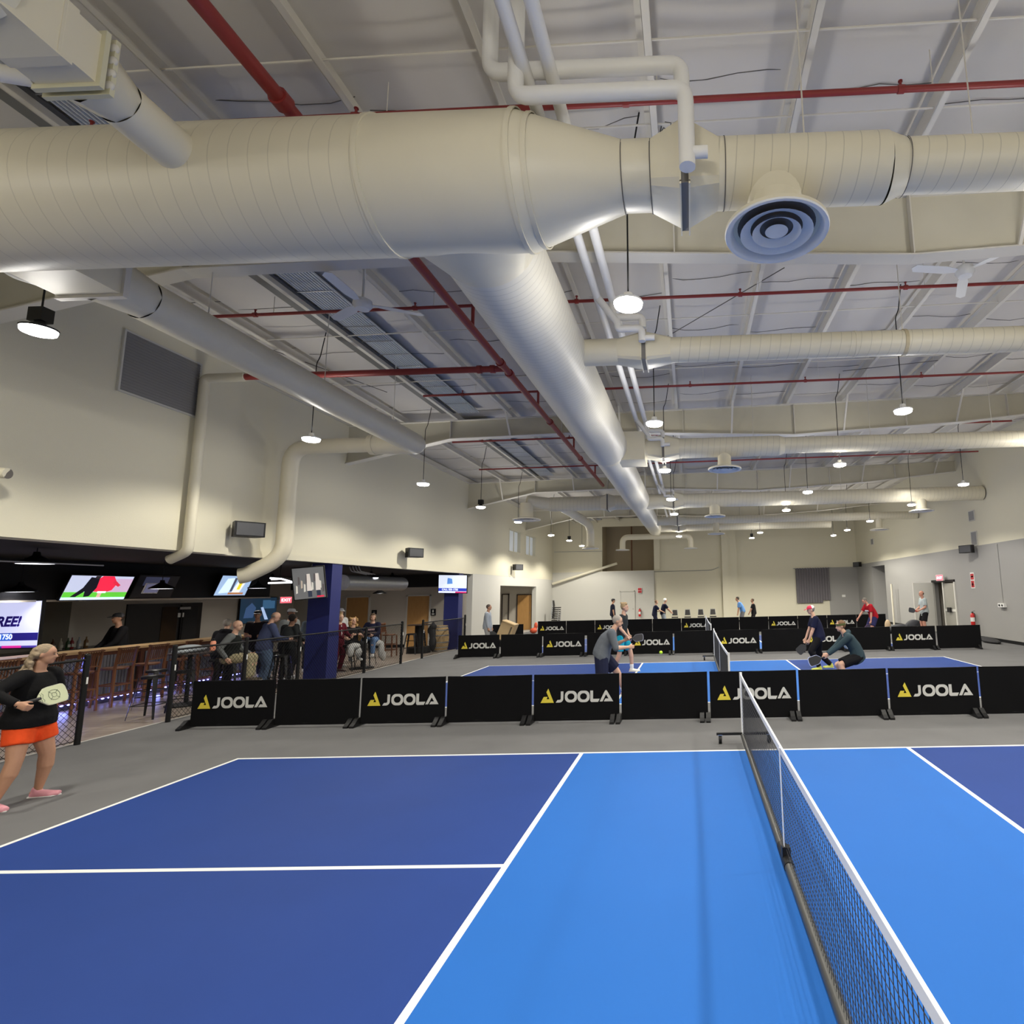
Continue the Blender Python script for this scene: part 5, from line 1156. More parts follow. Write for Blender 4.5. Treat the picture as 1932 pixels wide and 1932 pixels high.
def person(label, x, y, yaw, H=1.75, lean=0, pelvis=(0, 0, .53), feet=None, hands=None, elbows=None, knees=None, head=(0, 0), build=1.0, sk='fair',
           hair=('short', (.05, .03, .02)), shirt=((.2, .2, .2), 'short'), pants=((.02, .02, .03), 'short'), shoes=(.8, .8, .8), hat=None, vest=None, voxel=.014, z0=0, fingers=True,
           male=True, curl=.6, group=None, extra=None, roll=0, socks=None, hem=-.05, twist=0):
    """figure in local axes: +x forward, +y left, z up; lengths are fractions of H"""
    yaw = R(yaw); lean = R(lean); rl = R(roll)
    W = M4.Translation(V((x, y, z0))) @ M4.Rotation(yaw, 4, 'Z')
    t = thing('person', label, 'person', (x, y, z0), yaw, group); body = MB(); F_, L_ = V((1, 0, 0)), V((0, 1, 0)); Z = V((0, 0, 1))
    P = V(pelvis) * H; up = V((sin(lean), -sin(rl), cos(lean) * cos(rl))).normalized(); fw = V((cos(lean), 0, -sin(lean))).normalized()
    tw = R(twist); la = up.cross(fw).normalized(); lat = la * cos(tw) - fw * sin(tw); fwt = fw * cos(tw) + la * sin(tw)
    b = build; sw = 1.0 if male else .9
    mid = (Z * .55 + up * .45).normalized()
    def sp(s):  # spine point, slightly curved from pelvis to neck
        s = s * H; return P + mid * min(s, .1 * H) + up * max(0, s - .1 * H)
    secs = [(-.075, .05, .05), (-.045, .088 * b, .066 * b), (0, .094 * b, .07 * b), (.05, .085 * b, .064 * b), (.11, .078 * b, .058 * b), (.18, .088 * b * sw, .064 * b), (.235, .092 * sw * (b * .5 + .5), .06), (.27, .075 * sw, .045), (.295, .036, .036)]
    if not male: secs[2] = (0, .1 * b, .073 * b); secs[1] = (-.045, .096 * b, .07 * b)
    body.loft([(sp(s), lat if s > .1 else L_ * .5 + lat * .5, fwt, a * H, c * H) for s, a, c in secs], 20)
    NB = sp(.285); NT = NB + (up * .7 + Z * .3).normalized() * .055 * H + fw * .008 * H
    capsule(body, NB - up * .02 * H, NT, .034 * H, .031 * H)
    # head
    hy, hp = R(head[0]), R(head[1]); hf = (M4.Rotation(hy, 3, 'Z') @ V((cos(hp), 0, -sin(hp)))) if True else fw
    hu = (Z - hf * hf.z).normalized() if abs(hf.z) < .95 else -fw; hl = hu.cross(hf).normalized(); hu = hf.cross(hl).normalized()
    hc = NT + hu * .058 * H + hf * .012 * H; h = H
    body.ell(hc + hu * .012 * h - hf * .004 * h, .054 * h, .044 * h, .052 * h, 20, 14, (hf, hl, hu))
    body.ell(hc - hu * .022 * h + hf * .014 * h, .037 * h, .035 * h, .042 * h, 16, 12, (hf, hl, hu))
    body.ell(hc - hu * .048 * h + hf * .034 * h, .014 * h, .016 * h, .012 * h, 10, 8, (hf, hl, hu))
    body.loft([(hc + hf * .048 * h + hu * .008 * h, hl, hf, .005 * h, .004 * h), (hc + hf * .056 * h - hu * .016 * h, hl, hf, .0095 * h, .010 * h), (hc + hf * .05 * h - hu * .021 * h, hl, hf, .008 * h, .006 * h)], 10)
    for s in (-1, 1): body.ell(hc + hl * s * .044 * h - hu * .003 * h - hf * .004 * h, .012 * h, .005 * h, .018 * h, 10, 8, (hf, hl, hu))
    # limbs
    SH = [sp(.262) + lat * s * .098 * H * sw * (.6 + .4 * b) for s in (1, -1)]
    HP = [P + L_ * s * .05 * H - Z * .01 * H for s in (1, -1)]
    feet = feet or [(0, .07, 0, 8), (0, -.07, 0, -8)]; hands = hands or [(.04, .15, .46), (.04, -.15, .46)]
    elbows = elbows or [(-.9, .5, -.2), (-.9, -.5, -.2)]; knees = knees or [(1, .15, 0), (1, -.15, 0)]
    kn, an, el, wr = [], [], [], []
    for i in range(2):
        f = feet[i]; A = V((f[0], f[1], f[2] + .045)) * H
        k, A = ik(HP[i], A, .245 * H, .245 * H, knees[i]); kn.append(k); an.append(A)
        e, wv = ik(SH[i], V(hands[i][:3]) * H, .168 * H, .15 * H, elbows[i]); el.append(e); wr.append(wv)
        capsule(body, HP[i], k, .054 * H * b, .035 * H * (b * .6 + .4)); m = k * .72 + A * .28
        ca = k * .68 + A * .32 + (A - k).normalized().cross(L_) * .008 * H
        capsule(body, k, ca, .034 * H * (b * .6 + .4), .035 * H * (b * .6 + .4)); capsule(body, ca, A, .033 * H * (b * .6 + .4), .021 * H)
        fd = V((cos(R(f[3])), sin(R(f[3])), 0)); hz = -.02 * H + (0 if len(f) < 5 else 0)
        toe = A + fd * .078 * H - Z * .027 * H
        if len(f) > 4: toe = A + (fd * cos(R(f[4])) - Z * sin(R(f[4]))) * .105 * H - Z * .015 * H
        capsule(body, A - Z * .02 * H - fd * .02 * H, toe, .022 * H, .012 * H)
        capsule(body, SH[i] , e, .034 * H * (b * .5 + .5), .0235 * H * (b * .4 + .6)); fm = e * .75 + wv * .25
        capsule(body, e, fm, .0235 * H * (b * .4 + .6), .024 * H * (b * .4 + .6)); capsule(body, fm, wv, .024 * H * (b * .4 + .6), .0155 * H)
        # hand: palm, four fingers, thumb
        d = (wv - e).normalized(); s = 1 if i == 0 else -1
        pn = hands[i][3] if len(hands[i]) > 3 else None
        pn = V(pn) if pn else V((0, -s, 0)); pn = (pn - d * pn.dot(d)).normalized(); sd = d.cross(pn).normalized() * (1 if s > 0 else -1)
        pc = wv + d * .028 * H
        body.obox(pc, d * .026 * H, sd * .021 * H, pn * .008 * H).ell(pc, .03 * H, .022 * H, .011 * H, 10, 8, (d, sd, pn))
        if fingers:
            cu = curl
            for j, (o_, ln) in enumerate(((-.0165, .88), (-.0055, 1.0), (.0055, .95), (.0165, .76))):
                a0 = wv + d * .05 * H + sd * o_ * H; L0 = .021 * H * ln; an0 = cu * .9
                d1 = d * cos(an0) + pn * sin(an0); a1 = a0 + d1 * L0; d2 = d * cos(an0 * 2.1) + pn * sin(an0 * 2.1); a2 = a1 + d2 * L0 * .85; d3 = d * cos(an0 * 2.9) + pn * sin(an0 * 2.9); a3 = a2 + d3 * L0 * .6
                for p, q, r0, r1 in ((a0 - d * .01 * H, a1, .0056, .0052), (a1, a2, .0052, .0047), (a2, a3, .0047, .004)): capsule(body, p, q, r0 * H, r1 * H, 8)
            ts = -sd; t0 = wv + d * .015 * H + ts * .017 * H; t1 = t0 + (d * .75 + ts * .55 + pn * .4).normalized() * .026 * H; t2 = t1 + (d * .8 + pn * .7 * cu).normalized() * .02 * H
            capsule(body, t0, t1, .008 * H, .0062 * H, 8); capsule(body, t1, t2, .0062 * H, .0052 * H, 8)
    bo = body.build('body', skin(sk), t, world=False); remesh(bo, voxel, 4); bo.name = 'body'
    def garment(name, mb, m, vx=None, sm=3): o = mb.build(name, m, t, world=False); remesh(o, vx or max(.012, voxel * 1.1), sm); return o
    pad = .008 * H
    # shirt
    sc, sl = shirt[0], shirt[1]; cm = mat('cloth %.3f %.3f %.3f' % tuple(sc), sc, .85, noise=.12, nscale=14, bump=.3, bscale=40, spec=.15)
    g = MB(); hem_s = [q for q in secs if q[0] >= hem - .001]
    ss = [(hem, secs[1][1] * 1.03, secs[1][2] * 1.03)] + [q for q in secs if q[0] > hem + .01]
    g.loft([(sp(s), lat if s > .1 else L_ * .5 + lat * .5, fwt, a * H + pad * (2.4 if s < .15 else 1.3), c * H + pad * (2.4 if s < .15 else 1.3)) for s, a, c in ss[:-1]] + [(sp(.287), lat, fwt, .045 * H, .043 * H)], 20)
    for i in range(2):
        capsule(g, SH[i] - lat * (1 if i == 0 else -1) * .02 * H, SH[i], .036 * H * (b * .5 + .5) + pad, .036 * H * (b * .5 + .5) + pad)
        if sl == 'short': q = SH[i].lerp(el[i], .78); capsule(g, SH[i], q, .036 * H * (b * .5 + .5) + pad, .03 * H * (b * .4 + .6) + pad * 1.4, f1=True)
        elif sl == 'half': q = el[i].lerp(wr[i], .1); capsule(g, SH[i], el[i], .036 * H * (b * .5 + .5) + pad, .0245 * H * (b * .4 + .6) + pad * 1.2); capsule(g, el[i], q, .0245 * H * (b * .4 + .6) + pad * 1.2, .025 * H * b + pad * 1.3, f1=True)
        elif sl == 'long': capsule(g, SH[i], el[i], .036 * H * (b * .5 + .5) + pad, .0245 * H * (b * .4 + .6) + pad); capsule(g, el[i], wr[i].lerp(el[i], .04), .0245 * H * (b * .4 + .6) + pad, .018 * H + pad * .8, f1=True)
    if len(shirt) > 2 and shirt[2] == 'hood':
        for a_ in range(7): an_ = R(-100 + 200 * a_ / 6); g.ell(NB - fw * .05 * H * cos(an_) + lat * .05 * H * sin(an_) + up * .006 * H, .03 * H, .03 * H, .03 * H)
    garment('shirt', g, cm)
    if vest:
        g = MB(); g.loft([(sp(s), lat if s > .1 else L_ * .5 + lat * .5, fwt, a * H + pad * 3.4, c * H + pad * 3.4) for s, a, c in ss[:-2]] + [(sp(.282), lat, fwt, .07 * H, .055 * H)], 20); garment('vest', g, mat('vest %.3f %.3f %.3f' % tuple(vest), vest, .8, spec=.15))
    # trousers or shorts
    pc_, pk = pants; pm = mat('cloth %.3f %.3f %.3f' % tuple(pc_), pc_, .85, noise=.12, nscale=14, bump=.3, bscale=40, spec=.15); g = MB()
    top = .045 if hem < -.02 else .02
    g.loft([(sp(s), L_ * .5 + lat * .5, fwt, a * H + pad * .9, c * H + pad * .9) for s, a, c in ((-.07, .06, .058), (-.045, secs[1][1], secs[1][2]), (0, secs[2][1], secs[2][2]), (top, secs[3][1], secs[3][2]))], 20)
    for i in range(2):
        if pk == 'long':
            capsule(g, HP[i], kn[i], .056 * H * b + pad, .037 * H + pad * 1.3); capsule(g, kn[i], an[i].lerp(kn[i], .04), .037 * H + pad * 1.3, .026 * H + pad * 1.2, f1=True)
        else:
            q = HP[i].lerp(kn[i], .62 if pk == 'mini' else .86); capsule(g, HP[i], q, .056 * H * b + pad, (.05 * H * b + pad if pk == 'mini' else .045 * H * b + pad * 1.8), f1=True)
    garment('trousers' if pk == 'long' else 'shorts', g, pm)
    # shoes
    sm_ = mat('shoe %.3f %.3f %.3f' % tuple(shoes), shoes, .55)
    for i in range(2):
        f = feet[i]; fd = V((cos(R(f[3])), sin(R(f[3])), 0)); A = an[i]; dn = -Z
        if len(f) > 4: fd, dn = (fd * cos(R(f[4])) - Z * sin(R(f[4]))), (-Z * cos(R(f[4])) - fd * sin(R(f[4])))
        s_ = fd.cross(dn).normalized(); B = A + dn * .030 * H; g = MB()
        g.loft([(B - fd * .036 * H, s_, dn, .018 * H, .015 * H), (B - fd * .02 * H - dn * .006 * H, s_, dn, .024 * H, .026 * H), (B + fd * .03 * H, s_, dn, .030 * H, .026 * H), (B + fd * .08 * H + dn * .004 * H, s_, dn, .031 * H, .021 * H), (B + fd * .118 * H + dn * .002 * H, s_, dn, .021 * H, .015 * H)], 14)
        capsule(g, A - fd * .006 * H, B - fd * .008 * H, .026 * H, .026 * H); o = garment('shoe', g, sm_, .010 if voxel < .011 else .013, 2)
        so = MB().prism([(-.04 * H, -.022 * H), (-.05 * H, 0), (-.04 * H, .022 * H), (.03 * H, .029 * H), (.09 * H, .031 * H), (.128 * H, 0), (.09 * H, -.031 * H), (.03 * H, -.029 * H)], B + dn * .0155 * H, fd, -s_ , -.006 * H).build('sole', WHITE, o, world=False)
        if socks: q = A.lerp(kn[i], .25); g = MB(); capsule(g, A, q, .025 * H, .034 * H * .86 + .002, f1=True); garment('sock', g, mat('sock %.2f %.2f %.2f' % tuple(socks), socks, .8), .012, 1)
    # face
    EY = mat('eye dark', (.03, .02, .018), .3)
    for s in (-1, 1):
        MB().ell(hc + hf * .0475 * h + hl * s * .017 * h + hu * .004 * h, .004 * h, .0062 * h, .0036 * h, 10, 6, (hf, hl, hu)).build('eye', EY, t, 60, world=False)
        MB().ell(hc + hf * .0495 * h + hl * s * .018 * h + hu * .0145 * h, .003 * h, .0095 * h, .002 * h, 8, 5, (hf, hl, hu)).build('eyebrow', mat('brow hair', (.10, .06, .04), .8), t, 60, world=False)
    MB().ell(hc + hf * .0475 * h - hu * .032 * h, .004 * h, .012 * h, .0028 * h, 10, 6, (hf, hl, hu)).build('mouth', mat('lip', (.40, .12, .10), .5), t, 60, world=False)
    hk, hcol = hair[0], hair[1]; hm = mat('hair %.3f %.3f %.3f' % tuple(hcol), hcol, .75, noise=.35, nscale=40, bump=.6, bscale=90)
    if hk != 'bald':
        g = MB(); g.ell(hc + hu * .019 * h - hf * .011 * h, .054 * h, .0475 * h, .051 * h, 18, 12, (hf, hl, hu)); g.ell(hc - hf * .024 * h + hu * .0 * h, .0335 * h, .0445 * h, .034 * h, 14, 10, (hf, hl, hu))
        if hk == 'tousled':
            for a_ in range(9): g.ell(hc + hu * (.05 + .008 * (a_ % 3)) * h + hf * (.03 - .011 * a_) * h + hl * .02 * h * ((a_ % 3) - 1), .018 * h, .018 * h, .014 * h)
        if hk == 'bob':
            for s in (-1, 1): g.ell(hc + hl * s * .042 * h - hu * .022 * h - hf * .008 * h, .032 * h, .014 * h, .042 * h, 12, 8, (hf, hl, hu))
            g.ell(hc - hf * .036 * h - hu * .03 * h, .026 * h, .04 * h, .042 * h, 12, 8, (hf, hl, hu)); g.ell(hc + hf * .03 * h + hu * .05 * h, .026 * h, .036 * h, .014 * h, 12, 8, (hf, hl, hu))
        if hk in ('curly', 'ponytail', 'bun', 'wavy'):
            rnd = random.Random(3)
            if hk == 'curly':
                for a_ in range(46):
                    an_ = rnd.uniform(.3 * pi, 1.7 * pi); z_ = rnd.uniform(-.1, .065); rr = .05 + .02 * (1 - abs(z_ + .02) / .1)
                    g.ell(hc + hf * cos(an_) * rr * h + hl * sin(an_) * rr * h + hu * z_ * h, *(3 * [rnd.uniform(.014, .02) * h]), 8, 6)
            if hk == 'ponytail':
                for a_ in range(26):
                    q = a_ / 25; g.ell(hc - hf * (.045 + .045 * sin(q * 2.6)) * h + hu * (.035 - .13 * q) * h + hl * rnd.uniform(-.02, .02) * h, *(3 * [(.026 - .012 * q + rnd.uniform(0, .008)) * h]), 8, 6)
            if hk == 'wavy':
                for a_ in range(60):
                    q = rnd.random(); an_ = rnd.uniform(.62 * pi, 1.38 * pi)
                    g.ell(hc + hf * (cos(an_) * (.05 + .045 * q)) * h + hl * sin(an_) * .052 * h + hu * (.035 - .15 * q) * h, *(3 * [rnd.uniform(.011, .02) * h]), 8, 6)
            if hk == 'bun': g.ell(hc - hf * .03 * h + hu * .075 * h, .03 * h, .03 * h, .026 * h); g.ell(hc - hf * .012 * h + hu * .088 * h, .02 * h, .02 * h, .018 * h)
        garment('hair', g, hm, .009 if voxel < .011 else .012, 2)
    if hk == 'bald' and hcol[0] < .9 and len(hair) > 2:
        g = MB(); g.ell(hc - hf * .022 * h + hu * .001 * h, .038 * h, .0465 * h, .03 * h, 14, 10, (hf, hl, hu)); garment('hair', g, hm, .012, 2)
    if hat:
        col, col2 = hat; g = MB(); n = 18
        prof = [(.050, .018), (.051, .03), (.046, .05), (.03, .064), (.0, .068)]
        vs = []; fs = []
        for r, z_ in prof:
            for i in range(n): a_ = 2 * pi * i / n; vs.append(hc - hf * .004 * h + hf * (r * 1.14 * cos(a_)) * h + hl * r * sin(a_) * h + hu * z_ * h)
        for k in range(len(prof) - 1):
            for i in range(n): fs.append((k * n + i, k * n + (i + 1) % n, (k + 1) * n + (i + 1) % n, (k + 1) * n + i)); g.mi += []
        g.add(vs, fs); g.f.append(list(range(n)))
        g.mi.append(0)
        for q in range(len(g.f)):
            cx_ = sum((g.v[i] - hc).dot(hf) for i in g.f[q]) / len(g.f[q])
            g.mi[q] = 1 if cx_ < -.005 * h else 0
        ho = g.build('cap', [mat('cap %.2f %.2f %.2f' % tuple(col), col, .7), mat('cap %.2f %.2f %.2f' % tuple(col2), col2, .7)], t, 50, world=False)
        MB().prism([(0, -.042 * h), (.03 * h, -.04 * h), (.055 * h, -.022 * h), (.06 * h, 0), (.055 * h, .022 * h), (.03 * h, .04 * h), (0, .042 * h)], hc + hf * .04 * h + hu * .021 * h, (hf - hu * .15), hl, .004 * h).build('brim', mat('cap %.2f %.2f %.2f' % tuple(col), col, .7), ho, world=False)
    INFO = dict(root=t, W=W, wr=[W @ q for q in wr], dir=[(W.to_3x3() @ (wr[i] - el[i])).normalized() for i in range(2)], hc=W @ hc, hf=W.to_3x3() @ hf, hl=W.to_3x3() @ hl, hu=W.to_3x3() @ hu, chest=W @ (sp(.17) + fwt * (.075 * H * b)), up=W.to_3x3() @ up, lat=W.to_3x3() @ lat, fw=W.to_3x3() @ fwt, H=H, sp=lambda s: W @ sp(s))
    return INFO
def paddle(label, wrist, hd, face, normal, col, edge=(.02, .02, .02), grip=(.02, .02, .02), mark=None, s=1.0):
    """wrist: hand position, face: direction from grip to paddle head"""
    d = V(face).normalized(); n = V(normal); n = (n - d * n.dot(d)).normalized(); u = d.cross(n); g0 = V(wrist) + V(hd).normalized() * .085 - d * .05
    t = thing('paddle', label, 'paddle', g0, group='pickleball paddles')
    MB().tube([g0, g0 + d * .15], .017, 10).build('grip', mat('grip %.2f' % grip[0], grip, .6), t, 50)
    out = [(.13, -.02), (.155, -.05), (.2, -.093), (.24, -.1), (.37, -.1), (.395, -.09), (.41, -.06), (.415, 0), (.41, .06), (.395, .09), (.37, .1), (.24, .1), (.2, .093), (.155, .05), (.13, .02)]
    out = [(a * s, b * s) for a, b in out]
    MB().prism(out, g0 - n * .007, d, -u, .014).build('edge_guard', mat('edge %.2f %.2f %.2f' % tuple(edge), edge, .5), t)
    inn = [(.14 + (a / s - .14) * .955 if a / s > .2 else a / s + .004, b / s * .92) for a, b in out]; inn = [(a * s, b * s) for a, b in inn]
    MB().prism(inn, g0 - n * .0085, d, -u, .017).build('face', mat('paddle face %.2f %.2f %.2f' % tuple(col), col, .5), t)
    if mark:
        for sg in (1,):
            c = g0 + d * .28 + n * .0095; K = mat('paddle print %.2f' % mark[0], mark, .6)
            for r in (.055, .024):
                m = MB(); pts = [c + d * (r * cos(a * pi / 12)) + u * (r * sin(a * pi / 12)) for a in range(24)]; m.tube(pts, .0018, 4, closed=True); m.build('target_ring', K, t)
            for a in range(4):
                q = pi / 4 + a * pi / 2; e = d * cos(q) + u * sin(q); MB().bar(c + e * .03, c + e * .065, .003, .002).build('tick', K, t)
            for k in range(2): MB().tube([g0 + d * (.15 + .022 * k) + n * .0095 + u * (.05 - .02 * j + .0 * k) + d * .008 * sin(j * 2.1) for j in range(6)], .0012, 4).build('signature', K, t)
    return t
def loc(p, x, y, yaw, H):
    q = M4.Rotation(-R(yaw), 3, 'Z') @ (V(p) - V((x, y, 0))); return tuple(q / H)
# woman at the left edge
wx, wy, wa, wh = -7.2, 6.12, 6, 1.66
hr = loc(at(33, 1329, X=-6.93), wx, wy, wa, wh); hl_ = loc(at(101, 1303, X=-7.04), wx, wy, wa, wh)
I = person('woman with wavy grey-blonde ponytail in black top and orange shorts, holding a pale paddle', wx, wy, wa, wh, lean=4, build=1.28, sk='tan', male=False, feet=[(.0, .115, 0, 12), (-.03, -.115, 0, -20)],
    hands=[(hl_[0], hl_[1], hl_[2], (0, -1, -.3)), (hr[0], hr[1], hr[2], (-.2, 1, 0))], elbows=[(-.5, .9, -.3), (-.6, -.9, -.1)], head=(22, 4), hair=('wavy', (.30, .23, .15)), shirt=((.007, .007, .008), 'long'), pants=((.85, .09, .02), 'mini'),
    shoes=(.72, .32, .38), voxel=.0085, hem=-.05, curl=.95)
d = (at(117, 1306, X=-6.95) - at(52, 1325, X=-6.93)).normalized()
nn = V((.76, -.65, .15))
paddle('pale green pickleball paddle with a round target print, held by the woman in orange shorts', at(38, 1329, X=-6.89) - V((0, 0, 0)), d, d, nn, (.62, .66, .42), (.6, .62, .45), mark=(.05, .08, .05))
MB().tube([I['wr'][1] - I['dir'][1] * .01 + V((0, .02, .03)), I['wr'][1] + V((.025, 0, 0)), I['wr'][1] + V((0, -.02, -.03)), I['wr'][1] + V((-.03, 0, 0))], .008, 6, closed=True).build('wristband', BLKPL, I['root'])
# man in grey shirt lunging
gx, gy = at(1142, 1240, Y=11.4).x, 11.4; gh = 1.82
g1 = loc(at(1186, 1222, Y=11.2), gx, gy, 5, gh)
I = person('grey-haired man in grey half-sleeve shirt and navy shorts lunging right behind the nearest barriers', gx, gy, 5, gh, lean=33, pelvis=(-.04, 0, .47), build=1.25, sk='fair', feet=[(.2, .1, 0, 0), (-.2, -.1, 0, -5)], hands=[(g1[0] - .05, .10, g1[2] + .06), (g1[0], -.07, g1[2])],
    elbows=[(-.4, .5, -.8), (-.4, -.4, -.8)], head=(0, 12), hair=('short', (.36, .33, .30)), shirt=((.13, .145, .17), 'half'), pants=((.015, .018, .045), 'short'), shoes=(.8, .8, .78), voxel=.010, socks=(.8, .8, .8))
# blond young man
bx, by, bh = -1.86, 15.0, 1.83
b1 = loc(at(1184, 1201, Y=14.7), bx, by, -10, bh)
I = person('young man with blond hair, dark T-shirt and teal shorts on the middle court', bx, by, -10, bh, lean=6, pelvis=(0, 0, .52), sk='fair', feet=[(.12, .09, 0, 5), (-.12, -.08, 0, -10)], hands=[(b1[0] - .03, .05, b1[2]), (b1[0], b1[1], b1[2], (0, 1, -.3))], elbows=[(-.3, .5, -.8), (-.3, -.5, -.8)],
    hair=('tousled', (.34, .24, .13)), shirt=((.028, .032, .035), 'short'), pants=((.02, .42, .55), 'short'), shoes=(.8, .78, .7), voxel=.011, socks=(.85, .85, .85), build=.95)
paddle('black pickleball paddle held out by the young man with blond hair', I['wr'][1], I['dir'][1], (1, -.1, .12), (0, -1, .5), (.02, .02, .025), (.25, .25, .3))
# man in red cap
rx, ry, rh = 3.25, 14.9, 1.76
r1 = loc(at(1524, 1211, Y=14.8), rx, ry, 180, rh)
I = person('man in a red and white cap, navy shirt and long black trousers', rx, ry, 180, rh, lean=14, pelvis=(-.02, 0, .47), build=1.12, sk='fair', feet=[(.02, .12, 0, 5), (-.2, -.1, 0, 0)], hands=[(r1[0], r1[1] * 0 + .1, r1[2]), (.16, -.08, .42)], elbows=[(-.4, .5, -.8), (-.4, -.5, -.8)],
    head=(0, 10), hair=('short', (.2, .19, .18)), shirt=((.012, .014, .04), 'short'), pants=((.008, .008, .01), 'long'), shoes=(.55, .6, .1), voxel=.011, hat=((.75, .03, .09), (.8, .8, .8)), hem=-.07)
paddle('black pickleball paddle hanging from the hand of the man in the red cap', I['wr'][0], I['dir'][0], (-.75, 0, -.65), (0, -1, .1), (.03, .03, .03))
# young man in hoodie crouching
hx, hy, hh = at(1603, 1225, Y=12.2).x, 12.2, 1.8
h1 = loc(at(1561, 1240, Y=12.0), hx, hy, 180, hh)
I = person('young man with a green headband crouching in a blue-grey hoodie and black shorts', hx, hy, 180, hh, lean=34, pelvis=(-.09, 0, .345), build=.98, sk='fair', feet=[(.04, .11, 0, 8), (-.02, -.12, 0, -8)], hands=[(h1[0], .03, h1[2], (0, -1, 0)), (h1[0] - .03, -.04, h1[2] + .02)], elbows=[(-.3, .5, -.8), (-.3, -.5, -.8)],
    head=(0, 8), hair=('short', (.16, .085, .04)), shirt=((.035, .06, .075), 'long', 'hood'), pants=((.01, .01, .012), 'short'), shoes=(.03, .04, .1), voxel=.010, hem=-.06, extra='')
c = I['hc']; MB().lathe(c + I['hu'] * .016 * hh - I['hf'] * .006 * hh - I['hu'] * .012, [(.099, 0), (.1, .006), (.1, .034), (.098, .04)], I['hu'], 24, up=I['hl']).build('headband', mat('olive green headband', (.07, .09, .02), .7), I['root'], 50)
MB().obox(I['chest'] + I['fw'] * .016 - I['lat'] * .02, I['lat'] * .09, I['up'] * .035, I['fw'] * .012).build('chest_print', mat('pale blue print', (.45, .55, .65), .6), I['root'])
paddle('black pickleball paddle with pale edge held low by the man in the hoodie', I['wr'][0], I['dir'][0], (-.95, 0, -.3), (0, -1, .05), (.03, .03, .03), (.5, .55, .8))
# man in light grey sweater at the left of the middle barriers
px_, py_ = -7.85, 21.6; q1 = loc(at(926, 1186, Y=21.3), px_, py_, 0, 1.76)
I = person('man in a pale grey long-sleeve shirt standing left of the corridor opening', px_, py_, 5, 1.75, lean=2, sk='tan', build=1.08, hands=[(.06, .13, .47), (.06, -.13, .47)], hair=('short', (.08, .06, .05)), shirt=((.34, .38, .44), 'long'), pants=((.35, .35, .36), 'short'), shoes=(.7, .7, .7), fingers=True, hem=-.07)
paddle('dark pickleball paddle hanging beside the man in the pale grey shirt', I['wr'][1], I['dir'][1], (.75, -.1, -.55), (0, -1, .2), (.03, .032, .035))
# red T-shirt man
I = person('man in a red T-shirt bending forward in front of the far barriers', 7.05, 22.4, 195, 1.8, lean=34, pelvis=(-.05, 0, .51), sk='red', build=1.1, feet=[(0, .08, 0, 5), (-.03, -.08, 0, -5)], hands=[(.10, .12, .42), (.26, -.14, .45)], elbows=[(-.5, .4, -.8), (-.3, -.4, -.8)], head=(0, 30), hair=('short', (.16, .14, .12)),
    shirt=((.38, .012, .022), 'short'), pants=((.03, .03, .10), 'short'), shoes=(.6, .6, .6))
MB().obox(I['chest'] + I['fw'] * .02 + I['up'] * .05, I['lat'] * .11, I['up'] * .025, I['fw'] * .012).build('chest_print', WHITE, I['root'])
paddle('dark paddle with a pale stripe held low by the man in the red T-shirt', I['wr'][0], I['dir'][0], (-.6, -.1, -.7), (.1, -1, .1), (.03, .02, .05), (.2, .1, .25))
# grey T-shirt man at right
I = person('man in a pale grey T-shirt and black shorts beside the glazed door, facing left', 9.85, 24.2, 182, 1.87, lean=4, sk='red', build=1.05, hands=[(.16, .10, .56), (.17, -.08, .55)], elbows=[(-.8, .4, -.6), (-.8, -.4, -.6)], hair=('bald', (.07, .05, .04), 1), shirt=((.42, .48, .50), 'short'), pants=((.01, .01, .012), 'short'), shoes=(.7, .7, .7), hem=-.09)
paddle('dark paddle with a red grip held out by the man in the pale grey T-shirt', I['wr'][0], I['dir'][0], (-.95, 0, .2), (.1, -1, .1), (.05, .055, .07), (.03, .03, .03), (.5, .03, .03))
# far end people
person('man in a black cap and navy T-shirt behind the far barriers, by the pale door', -4.28, 30.6, 10, 1.77, sk='tan', shirt=((.012, .014, .03), 'short'), pants=((.02, .02, .03), 'short'), hat=((.015, .015, .018), (.015, .015, .018)), voxel=.018, fingers=False)
person('man with light brown hair in navy and white leaning on his partner by the chairs', -1.98, 30.2, 10, 1.66, lean=10, sk='fair', hands=[(.14, .1, .62), (.28, -.06, .6)], shirt=((.015, .018, .045), 'short'), pants=((.02, .022, .05), 'short'), hair=('short', (.2, .12, .07)), voxel=.018, fingers=False)
person('white-haired man in a navy shirt and grey shorts bending toward the banquet chairs', -1.55, 30.4, 15, 1.74, lean=14, sk='fair', hands=[(.30, .09, .52), (.33, -.08, .48)], shirt=((.012, .014, .035), 'short'), pants=((.3, .34, .4), 'short'), hair=('short', (.8, .8, .78)), voxel=.018, fingers=False)
person('man in a light blue shirt bending forward right of the banquet chairs', 2.72, 30.2, 180, 1.78, lean=28, sk='tan', hands=[(.17, .1, .40), (.15, -.1, .42)], shirt=((.12, .27, .58), 'short'), pants=((.17, .17, .19), 'short'), hair=('short', (.03, .02, .015)), voxel=.018, fingers=False, head=(0, 5))
person('person in a black T-shirt standing behind the man in light blue', 3.32, 30.3, 180, 1.61, lean=4, sk='tan', hands=[(.17, .08, .5), (.16, -.08, .5)], shirt=((.012, .012, .014), 'short'), pants=((.015, .013, .015), 'short'), hair=('short', (.07, .04, .02)), voxel=.018, fingers=False)

